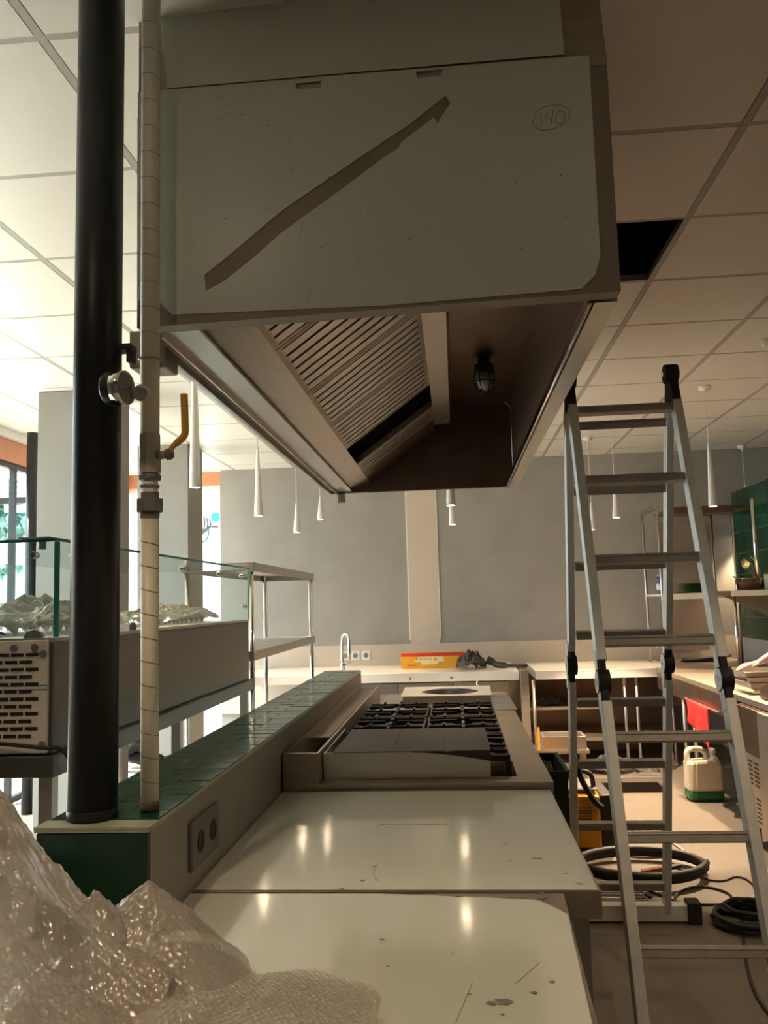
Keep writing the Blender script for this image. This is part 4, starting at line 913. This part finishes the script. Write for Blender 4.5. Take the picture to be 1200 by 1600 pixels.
# right shelf with bowl
rs = thing('bowl_shelf', 'thick cream-edged steel shelf on the green tiled wall, holding the bowl', 'shelf', (2.592, 7.722, 1.496))
MB().box(2.376, 2.812, 7.5384, 8.0244, 1.5122, 1.5608).done('shelf_board', steel_dark, rs, .003); MB().box(2.376, 2.812, 7.5298, 7.5384, 1.5122, 1.5608).done('front_lip', film_white, rs)
MB().prism([(2.4192, 7.884, 1.5111), (2.812, 7.884, 1.5111), (2.812, 7.884, 1.32)], (0, .02, 0)).done('bracket', steel_dull, rs)
MB().cyl((2.6352, 7.614, 1.5619), (2.6352, 7.614, 2.36), .018, n=16).done('upright', chrome, rs)
MB().cyl((2.8512, 7.5816, .886), (2.8512, 7.5816, 1.5111), .014, n=16).done('upright', chrome, rs)
MB().cyl((2.4192, 7.6032, .886), (2.4192, 7.6032, 1.5111), .014, n=16).done('upright', chrome, rs)
bo = thing('steel_bowl', 'shiny steel bowl on the right-hand shelf', 'bowl', (2.6136, 7.6896, 1.5619))
MB().lathe([(.07, .001), (.10, .012), (.125, .06), (.130, .10), (.136, .104), (.128, .106), (.12, .06), (.09, .02), (.02, .014)], (2.6352, 7.81, 1.5619), 32).done('bowl_body', mat('warm_steel', (.75, .58, .42), .18, 1), bo)
MB().tube(smooth_path([(2.5056, 7.668, 1.6634), (2.4516, 7.6356, 1.6774), (2.4246, 7.614, 1.6818)], 5), .007).done('handle', steel, bo)
ut = thing('whisk', 'wire whisk standing in the steel bowl', 'whisk', (2.6676, 7.7696, 1.604))
wz = MB()
for k in range(5):
    a = k*PI/5; u = Vector((math.cos(a), math.sin(a), 0))*.035; c0 = Vector((2.6676, 7.8020, 1.6904)); t_ = Vector((-.06, -.02, .10))
    wz.tube(smooth_path([c0, c0+t_*.5+u, c0+t_*1.1+u*1.1, c0+t_*1.5, c0+t_*1.1-u*1.1, c0+t_*.5-u, c0], 5), .002, 5)
wz.done('wires', chrome, ut); MB().cyl((2.6676, 7.8020, 1.6904), (2.7, 7.8128, 1.604), .008).done('handle', steel, ut)
tg = thing('ladle', 'brass-coloured ladle leaning in the steel bowl', 'ladle', (2.7, 7.7480, 1.604))
MB().tube(smooth_path([(2.6568, 7.7804, 1.5932), (2.7, 7.7480, 1.712), (2.6568, 7.7264, 1.82), (2.6244, 7.7156, 1.8524)], 5), .008).done('handle', mat('brass', (.65, .45, .18), .3, .9), tg)
MB().lathe([(.005, -.02), (.028, -.01), (.035, .008), (.030, .008), (.02, -.004)], (2.5812, 7.7264, 1.7876), 16, axis=(-.6, -.8, .1)).done('ladle_cup', MATS['brass'], tg)
jr = MB().lathe([(.045, .001), (.05, .01), (.05, .13), (.047, .135), (.044, .13), (.044, .01), (.01, .008)], (2.755, 7.66, 1.5619), 20).done('cream_tub', mat('cream_plastic', (0, 0, 0))); tag(jr, 'cream tub at the right of the steel bowl, cut by the picture edge', 'tub')
# steel trays stacked on the side counter
for k in range(4):
    z = .8865+k*.036; x0 = 1.90-.012*k; y0 = 5.72+.01*k
    t_ = MB().box(x0, x0+.52, y0, y0+.34, z, z+.003)
    t_.box(x0, x0+.52, y0, y0+.004, z+.003, z+.033).box(x0, x0+.52, y0+.336, y0+.34, z+.003, z+.033).box(x0, x0+.004, y0+.004, y0+.336, z+.003, z+.033).box(x0+.516, x0+.52, y0+.004, y0+.336, z+.003, z+.033)
    t_.box(x0-.008, x0+.528, y0-.008, y0, z+.029, z+.033)
    tag(t_.done('steel_tray', steel if k % 2 else chrome, None, .0015), 'steel tray on the side counter, '+['bottom of the stack', 'second from the bottom', 'third from the bottom', 'topmost of the stack'][k], 'tray', 'stacked steel trays')
mc = thing('counter_machine', 'dark low machine on the side counter in front of the trays', 'machine', (2.1, 5.1, .886))
MB().prism([(1.86, 4.9, .887), (1.86, 5.5, .887), (1.86, 5.5, .95), (1.86, 5.35, 1.0), (1.86, 4.95, 1.0), (1.86, 4.9, .97)], (.55, 0, 0)).done('housing', steel_dark, mc, .01)
MB().cyl((1.97, 5.1, 1.0), (1.97, 5.1, 1.02), .05).done('dial', black, mc)
tl_ = thing('knife_rack', 'dark utensils lying on the side counter under the over-shelf', 'utensils', (2.268, 8.532, .93)); 
MB().box(2.214, 2.592, 8.532, 8.64, BZ+.0, BZ+.03).bar((2.16, 8.478, BZ+.02), (2.646, 8.532, BZ+.06), .02, .02).done('utensil_bundle', black, tl_)
MB().box(2.0196, 2.808, 7.9758, 9.09, .845, BZ-.0015).done('corner_plate', steel_dull, sc_, .003)

# ================================================================ FLOOR THINGS
we = thing('welding_machine', 'yellow and black welding machine on the floor beside the island', 'welding machine', (.80, 5.45, 0))
ex0, ex1, ey0, ey1 = .63, .885, 5.40, 5.78
MB().hull([(ex0, ey0, .02), (ex1-.05, ey0, .02), (ex1-.05, ey1, .02), (ex0, ey1, .02), (ex0, ey0, .33), (ex1-.05, ey0, .33), (ex1-.05, ey1, .36), (ex0, ey1, .36)]).done('shell', yellow, we, .012)
MB().box(ex1-.05, ex1+.03, ey0+.01, ey1-.01, .015, .335).done('front_panel', mat('machine_black', (.02, .02, .018), .5), we, .012)
for i in range(9): MB().box(.70, .78, ey0-.002, ey0+.001, .13+i*.016, .137+i*.016).done('vent_slot', cloth_b, we)
MB().tube(smooth_path([(.64, 5.5, .34), (.66, 5.5, .44), (.72, 5.52, .46), (.80, 5.52, .44), (.82, 5.54, .36)], 6), .016, 8).done('carry_handle', black, we)
MB().box(ex0, ex0+.20, ey0+.05, ey1-.03, .352, .362).done('top_plate', steel, we)
MB().tube(smooth_path([(.705, 5.38, .52), (.73, 5.38, .43), (.79, 5.37, .32), (.84, 5.36, .27)], 6), .018, 8).done('strap', black, we)
for y_ in (5.46, 5.7): MB().box(ex0+.02, ex1, y_-.02, y_+.02, 0, .02).done('foot', rubber, we)
def loops(name, label, cx, cy, rx, ry, r, n, m, z0=None, cat='cable', j=.02, seed=1):
    rnd = random.Random(seed); pts = []
    for k in range(n*28):
        t = 2*PI*k/28; lay = k/28
        pts.append((cx+(rx+rnd.uniform(-j, j)*.25+.012*math.sin(lay*5))*math.cos(t), cy+(ry+.010*math.cos(lay*7)+rnd.uniform(-j, j)*.25)*math.sin(t), r+(z0 or 0)+r*1.4*(lay % 3)*.8))
    return tag(MB().tube(pts, r, 8).done(name, m), label, cat)
loops('welding_cable', 'thick black welding cable looped wide on the floor by the yellow machine', .985, 4.98, .34, .27, .021, 2, rubber, z0=.014, seed=2, j=.01)
loops('cable_coil', 'tightly coiled black cable on the floor at the right edge', 1.32, 4.24, .15, .15, .012, 7, rubber, seed=4, j=.05)
loops('cable_coil', 'outer strands of grey cable round the black coil', 1.32, 4.24, .115, .11, .010, 4, black, z0=.05, seed=8, j=.04)
def cable(label, pts, r, m=rubber, name='floor_cable'): return tag(MB().tube(smooth_path([atZ(a, b_, r+.001) for a, b_ in pts], 8), r, 8).done(name, m), label, 'cable')
cable('thin black cable looping right of the ladder towards the coil', [(1055, 1412), (1056, 1400), (1075, 1388), (1105, 1386), (1135, 1394), (1146, 1404)], .006)
cable('thin black cable running straight along the floor to the coil', [(1000, 1385), (1030, 1398), (1065, 1410), (1120, 1413), (1180, 1404), (1230, 1404)], .006)
cable('thin cable wandering from the wide loop to the right edge', [(1040, 1352), (1075, 1362), (1105, 1374), (1130, 1376), (1150, 1370), (1170, 1376), (1185, 1395), (1196, 1420)], .005)
cable('thin cable curving out of frame below the ladder rung at the right', [(1160, 1430), (1162, 1470), (1170, 1520), (1185, 1560), (1215, 1600)], .006)
cable('thin reddish cable crossing the floor in front of the yellow machine', [(890, 1318), (930, 1328), (965, 1336), (1010, 1340), (1050, 1338)], .005, cloth_b)
cable('pale lead crossing the floor behind the ladder rail', [(960, 1302), (1000, 1306), (1040, 1312), (1070, 1330)], .006, pvc)
cable('dark lead ending in a plug under the stabiliser bar', [(990, 1375), (1000, 1392), (1018, 1402)], .006)
ec = thing('electrode_clamp', 'copper-jawed welding clamp lying beside the ladder rail', 'clamp', atZ(1020, 1362, .03))
c0 = atZ(1020, 1364, .03); MB().bar(c0+Vector((-.06, 0, .0)), c0+Vector((.05, 0, .02)), .03, .035).done('jaw', mat('copper', (.30, .12, .06), .45, .5), ec, .004); MB().bar(c0+Vector((.04, 0, .02)), c0+Vector((.16, .03, .03)), .025, .022).done('grip', black, ec, .004)
# wire racks on the floor
def wire_rack(cx, cy, wx, wy, z, label):
    r_ = thing('wire_rack', label, 'rack', (cx, cy, z))
    f = MB().tube([(cx-wx/2, cy-wy/2, z), (cx+wx/2, cy-wy/2, z), (cx+wx/2, cy+wy/2, z), (cx-wx/2, cy+wy/2, z)], .008, 8, True).done('frame', steel, r_)
    n = int(wy/.028)
    for k in range(1, n): MB().cyl((cx-wx/2, cy-wy/2+wy*k/n, z), (cx+wx/2, cy-wy/2+wy*k/n, z), .0035, n=6).done('rod', steel, r_)
wire_rack(.66, 4.78, .50, .36, .012, 'steel wire rack on the floor in front of the yellow machine')
wire_rack(.68, 4.45, .46, .24, .012, 'steel wire rack on the floor just behind the stabiliser bar')

# ================================================================ PENDANTS
def pendant(x, y_, zb, L, label, W=22):
    t = thing('pendant_lamp', label, 'lamp', (x, y_, CEIL), 'cone pendants')
    MB().lathe([(.045, CEIL-.001), (.045, CEIL-.025), (.012, CEIL-.03), (.006, CEIL-.05)], (x, y_, 0), 16).done('ceiling_rose', white_l, t)
    MB().cyl((x, y_, zb+L-.01), (x, y_, CEIL-.04), .0028, n=6).done('cord', white_l, t)
    MB().lathe([(.005, zb+L), (.010, zb+L-.03), (.030, zb+.03), (.031, zb), (.027, zb), (.026, zb+.012)], (x, y_, 0), 20).done('shade', white_l, t)
    MB().lathe([(.026, zb+.004), (.026, zb+.008)], (x, y_, 0), 16).done('lens', lens_g, t)
    lamp('pendant_light', 'SPOT', (x, y_, zb-.01), W, WARM, .025, (0, 0, 0), spot_size=(1.5 if W > 60 else 2.3), spot_blend=(.18 if W > 100 else .6))
pendant(-1.35, 4.32, 2.1818, 0.7776, 'white cone pendant with the longest shade, nearest, left of the hood', 20)
pendant(-1.364, 5.832, 2.1818, 0.4968, 'slender white cone pendant, second from the left of the hood', 20)
pendant(-1.364, 7.29, 2.1818, 0.27, 'short white cone pendant third from the left, hanging lowest', 95)
pendant(-1.2636, 7.992, 2.3546, 0.2376, 'short white cone pendant just left of the hood corner', 95)
pendant(-0.0043, 5.5296, 2.1688, 0.4752, 'white cone pendant under the far rim of the hood, front one', 20)
pendant(0, 6.966, 2.1699, 0.4752, 'white cone pendant under the far rim of the hood, rear one', 95)
pendant(1.3176, 6.8904, 2.171, 0.27, 'short white cone pendant seen between the ladder rails', 420)
pendant(1.3176, 8.0784, 2.171, 0.27, 'white cone pendant half hidden by the left ladder rail', 95)
pendant(1.8846, 6.2424, 2.1678, 0.4752, 'long white cone pendant right of the ladder', 420)
pendant(3.03, 8.93, 2.171, 0.4752, 'farthest white cone pendant, beside the green tiles', 95)
ts = thing('ceiling_spot', 'small bright ceiling fitting at the right edge', 'lamp', (2.1, 4.9, CEIL))
c0 = atZ(1197, 530, CEIL); MB().lathe([(.03, CEIL-.001), (.03, CEIL-.04), (.026, CEIL-.05)], (c0.x, c0.y, 0), 14).done('fitting', white_l, ts)

# ================================================================ PEOPLE
def body(name, joints, edges, radii, m, parent, root=0, sub=2):
    me = bpy.data.meshes.new(name); me.from_pydata([Vector(j) for j in joints], edges, []); o = bpy.data.objects.new(name, me); C.objects.link(o)
    md = o.modifiers.new('skin', 'SKIN'); sv = me.skin_vertices[0].data if me.skin_vertices else None
    if sv is None:
        bm = bmesh.new(); bm.from_mesh(me); bm.verts.layers.skin.verify(); bm.to_mesh(me); bm.free(); sv = me.skin_vertices[0].data
    for i, r_ in enumerate(radii): sv[i].radius = (r_, r_) if not isinstance(r_, tuple) else r_; sv[i].use_root = (i == root)
    s_ = o.modifiers.new('sub', 'SUBSURF'); s_.levels = sub; s_.render_levels = sub
    dg = bpy.context.evaluated_depsgraph_get(); ev = o.evaluated_get(dg); nm = bpy.data.meshes.new_from_object(ev); bpy.data.objects.remove(o)
    nm.materials.clear(); nm.materials.append(m)
    for p_ in nm.polygons: p_.use_smooth = True
    o = bpy.data.objects.new(name, nm); C.objects.link(o)
    if parent: o.parent = parent; o.matrix_parent_inverse = parent_inv(parent)
    return o
def head(c, d, parent):   # c centre, d facing direction (unit)
    d = Vector(d).normalized(); s_ = d.cross(Vector((0, 0, 1))).normalized(); z = Vector((0, 0, 1)); c = Vector(c)
    bm = bmesh.new(); bmesh.ops.create_uvsphere(bm, u_segments=28, v_segments=20, radius=1)
    for v in bm.verts:
        x, y_, zz = v.co; k = 1-.22*max(0, -zz)**1.5
        f_ = .095*y_*k; 
        if y_ > .75 and abs(x) < .22 and -.25 < zz < .15: f_ += .018*(1-abs(x)/.22)
        if y_ > .6 and zz < -.55: f_ += .008
        v.co = c + s_*x*.076*k + d*f_ + z*zz*.118
    me = bpy.data.meshes.new('head'); bm.to_mesh(me); bm.free(); me.materials.append(skin)
    for p_ in me.polygons: p_.use_smooth = True
    o = bpy.data.objects.new('head', me); C.objects.link(o); o.parent = parent; o.matrix_parent_inverse = parent_inv(parent)
    for sg in (-1, 1):
        MB().lathe([(.001, -.003), (.011, -.002), (.012, .002), (.004, .006)], c+s_*sg*.030+d*.086+z*.005, 12, axis=tuple(d)).done('eye', white_r, parent)
        MB().lathe([(.001, 0), (.005, .0), (.004, .003)], c+s_*sg*.030+d*.0915+z*.005, 10, axis=tuple(d)).done('pupil', black, parent)
        MB().lathe([(.004, -.006), (.020, -.004), (.024, .004), (.010, .008)], c+s_*sg*.076-z*.005, 12, axis=tuple(s_*sg)).done('ear', skin, parent)
    MB().tube(smooth_path([c+s_*.022+d*.087-z*.058, c+d*.096-z*.060, c-s_*.022+d*.087-z*.058], 4), .004, 6).done('mouth', mat('lips', (.45, .16, .13), .5), parent)
    bm = bmesh.new(); bmesh.ops.create_uvsphere(bm, u_segments=28, v_segments=20, radius=1)
    bmesh.ops.delete(bm, geom=[v for v in bm.verts if (v.co.y > .35 and v.co.z < .45) or v.co.z < -.45], context='VERTS')
    for v in bm.verts: x, y_, zz = v.co; v.co = c + s_*x*.083 + d*(.101*y_-.004) + z*(zz*.123+.004)
    me = bpy.data.meshes.new('hair'); bm.to_mesh(me); bm.free(); me.materials.append(hair)
    for p_ in me.polygons: p_.use_smooth = True
    o = bpy.data.objects.new('hair', me); C.objects.link(o); o.parent = parent; o.matrix_parent_inverse = parent_inv(parent)
# worker 1: crouching on a low step by the street windows, mostly behind the display case
sx, sy = -2.52, 6.45; gz = .33
st_ = thing('step_platform', 'low pale platform the crouching person stands on, behind the case', 'platform', (sx, sy, 0))
MB().box(-3.0, -2.05, 6.15, 6.70, .29, .328).done('board', pave, st_, .004)
for q in ((-2.96, 6.2), (-2.10, 6.2), (-2.96, 6.65), (-2.10, 6.65)): MB().box(q[0]-.03, q[0]+.03, q[1]-.03, q[1]+.03, 0, .29).done('leg', steel_dull, st_)
w1 = thing('person', 'person in dark trousers crouching beyond the display case, grey shoe showing', 'person', (sx, sy, gz))
J = [(-2.42, 6.42, .62), (-2.36, 6.42, .85), (-2.38, 6.42, 1.05), (-2.40, 6.42, 1.13),
     (-2.44, 6.34, .60), (-2.82, 6.34, .76), (-2.66, 6.34, .45), (-2.65, 6.34, .41),
     (-2.40, 6.50, .60), (-2.30, 6.56, .42), (-2.18, 6.50, .40)]
body('trousers', [(-2.40, 6.42, .64), (-2.40, 6.42, .74), (-2.44, 6.34, .60), (-2.80, 6.33, .72), (-2.66, 6.34, .42), (-2.42, 6.50, .60), (-2.62, 6.52, .42), (-2.28, 6.52, .38)], [(0, 1), (0, 2), (2, 3), (3, 4), (0, 5), (5, 6), (6, 7)], [(.13, .13), (.12, .12), .085, .065, .05, .085, .065, .05], cloth_d, w1)
body('jacket', [(-2.40, 6.42, .74), (-2.44, 6.42, .92), (-2.52, 6.42, 1.06), (-2.54, 6.42, 1.12), (-2.52, 6.25, 1.04), (-2.66, 6.22, .88), (-2.84, 6.28, .80), (-2.52, 6.59, 1.04), (-2.68, 6.60, .88), (-2.86, 6.52, .82)], [(0, 1), (1, 2), (2, 3), (2, 4), (4, 5), (5, 6), (2, 7), (7, 8), (8, 9)], [.13, .13, .10, .05, .06, .05, .04, .06, .05, .04], cloth_b, w1, 1)
head((-2.60, 6.42, 1.22), (-1, -.1, -.25), w1)
def hand(parent, wrist, dirv, upv, sgn=1, curl=.5, m=skin, k=1.0, arm=None):
    wv = Vector(wrist); d = Vector(dirv).normalized(); n = Vector(upv); n = (n-d*n.dot(d)).normalized(); s_ = d.cross(n)*sgn
    J = [wv, wv+d*.045*k, wv+d*.085*k]; R = [(.026*k, .019*k), (.030*k, .015*k), (.030*k, .014*k)]; Eg = [(0, 1), (1, 2)]
    if arm:
        prev = 0
        for p_, r_ in arm: J.append(Vector(p_)); R.append(r_); Eg.append((prev, len(J)-1)); prev = len(J)-1
    o = body('hand', J, Eg, R, m, parent, 1)
    for i, (off, L) in enumerate(((.030, .070), (.011, .080), (-.009, .075), (-.028, .058))):
        b0 = wv+d*.070*k+s_*off*k; c_ = curl*(1+.12*i); p1 = b0+d*.022*k; p2 = p1+(d*math.cos(c_*.6)-n*math.sin(c_*.6))*L*.45*k; p3 = p2+(d*math.cos(c_*1.3)-n*math.sin(c_*1.3))*L*.32*k; p4 = p3+(d*math.cos(c_*1.8)-n*math.sin(c_*1.8))*L*.24*k
        body('finger', [b0, p1, p2, p3, p4], [(0, 1), (1, 2), (2, 3), (3, 4)], [.009*k, .009*k, .0082*k, .0075*k, .0062*k], m, parent)
    b0 = wv+d*.020*k+s_*.018*k; p1 = b0+(d*.5+s_*.9)*.030*k; p2 = p1+(d*.8+s_*.55)*.028*k; p3 = p2+(d*1+s_*.2)*.022*k
    body('thumb', [b0, p1, p2, p3], [(0, 1), (1, 2), (2, 3)], [.012*k, .011*k, .0095*k, .0075*k], m, parent)
hand(w1, (-2.86, 6.28, .79), (-1, 0, -.3), (0, 0, 1)); hand(w1, (-2.88, 6.52, .81), (-1, 0, -.3), (0, 0, 1), -1)
def shoe(parent, x, y_, z, d):
    d = Vector(d).normalized(); s_ = Vector((-d.y, d.x, 0)); Z = Vector((0, 0, 1)); b0 = Vector((x, y_, z)); bm = MB()
    prof = [(-.09, .034, .085), (-.05, .038, .10), (.0, .038, .085), (.06, .043, .062), (.12, .046, .050), (.165, .040, .040), (.19, .022, .028)]
    rings = []
    for t, w_, h_ in prof:
        c_ = b0+d*t; rings.append([bm.bm.verts.new(c_+s_*w_*math.cos(a)+Z*(.012+max(0, math.sin(a))*h_)) for a in np.linspace(0, PI, 9)]+[bm.bm.verts.new(c_-s_*w_*math.cos(a)*1+Z*.012) for a in (PI*.2, PI*.8)][::1])
    for A, B in zip(rings, rings[1:]):
        n = len(A)
        for i in range(n): f = bm.bm.faces.new((A[i], A[(i+1) % n], B[(i+1) % n], B[i])); f.smooth = True
    bm.bm.faces.new(rings[0]); bm.bm.faces.new(rings[-1][::-1])
    o = bm.done('shoe', shoe_m, parent)
    child('sole', white_r, o, MB().prism([b0+d*t+s_*w_ for t, w_ in ((-.095, .03), (0, .040), (.12, .048), (.18, .035), (.198, 0), (.18, -.035), (.12, -.048), (0, -.040), (-.095, -.03))], (0, 0, .016)), .003, label='white sole').matrix_parent_inverse = Matrix.Identity(4)
shoe(w1, -2.66, 6.36, gz, (-1, -.05, 0)); shoe(w1, -2.25, 6.52, gz, (-1, .05, 0))
# worker 2: out of frame at right, one hand resting on the stacked trays
w2 = thing('person', 'person at the right edge reaching in, only hand and forearm visible', 'person', (2.95, 6.0, 0))
tz = .8865+3*.036+.033
wr = Vector((2.01, 5.90, tz+.050))
hand(w2, wr, (-1, -.05, -.20), (0, -.1, 1), -1, .25, skin, 1.0, [((2.05, 5.90, tz+.070), .027), ((2.19, 5.91, tz+.145), .034), ((2.36, 5.92, tz+.225), .040), ((2.52, 5.93, tz+.28), .042)])
body('shirt', [(2.98, 6.0, .95), (2.97, 6.0, 1.22), (2.95, 6.0, 1.45), (2.90, 6.0, 1.53), (2.93, 5.82, 1.44), (2.70, 5.86, 1.33), (2.46, 5.925, tz+.25), (2.97, 6.19, 1.44), (3.02, 6.26, 1.20), (2.96, 6.22, .98)], [(0, 1), (1, 2), (2, 3), (2, 4), (4, 5), (5, 6), (2, 7), (7, 8), (8, 9)], [.14, .135, .12, .055, .065, .055, .046, .065, .05, .042], cloth_g, w2, 1)
body('trousers', [(2.98, 6.0, .95), (2.98, 5.90, .88), (2.99, 5.88, .48), (3.02, 5.88, .10), (2.98, 6.10, .88), (2.99, 6.12, .48), (3.02, 6.12, .10)], [(0, 1), (1, 2), (2, 3), (0, 4), (4, 5), (5, 6)], [.13, .09, .065, .05, .09, .065, .05], cloth_d, w2)
hand(w2, (2.95, 6.21, .93), (-.1, 0, -1), (1, 0, 0), 1, .4)
head((2.88, 6.0, 1.67), (-1, -.1, -.2), w2)
shoe(w2, 2.99, 5.88, 0, (-1, 0, 0)); shoe(w2, 2.99, 6.12, 0, (-1, 0, 0))

# ================================================================ FILL LIGHTS (out-of-view fittings added to brighten the room)
def fill_light(x, y_, pw, label, col=WARM, blend=.5, size=1.9):
    t = thing('ceiling_fill_light', label, 'lamp', (x, y_, CEIL), 'added fill lights')
    MB().lathe([(.06, CEIL-.001), (.06, CEIL-.012), (.045, CEIL-.012)], (x, y_, 0), 20).done('trim_ring', white_l, t)
    MB().lathe([(.044, CEIL-.010), (.044, CEIL-.014)], (x, y_, 0), 16).done('lens', lens_g, t)
    lamp('fill_light', 'SPOT', (x, y_, CEIL-.03), pw, col, .04, (0, 0, 0), spot_size=size, spot_blend=blend)
fill_light(1.3, 1.3, 60, 'added unseen downlight over the aisle right of the camera')
fill_light(-1.0, .6, 60, 'added unseen downlight over the near end, left of the camera')
fill_light(2.6, 3.4, 60, 'added unseen downlight beyond the right edge of the picture')
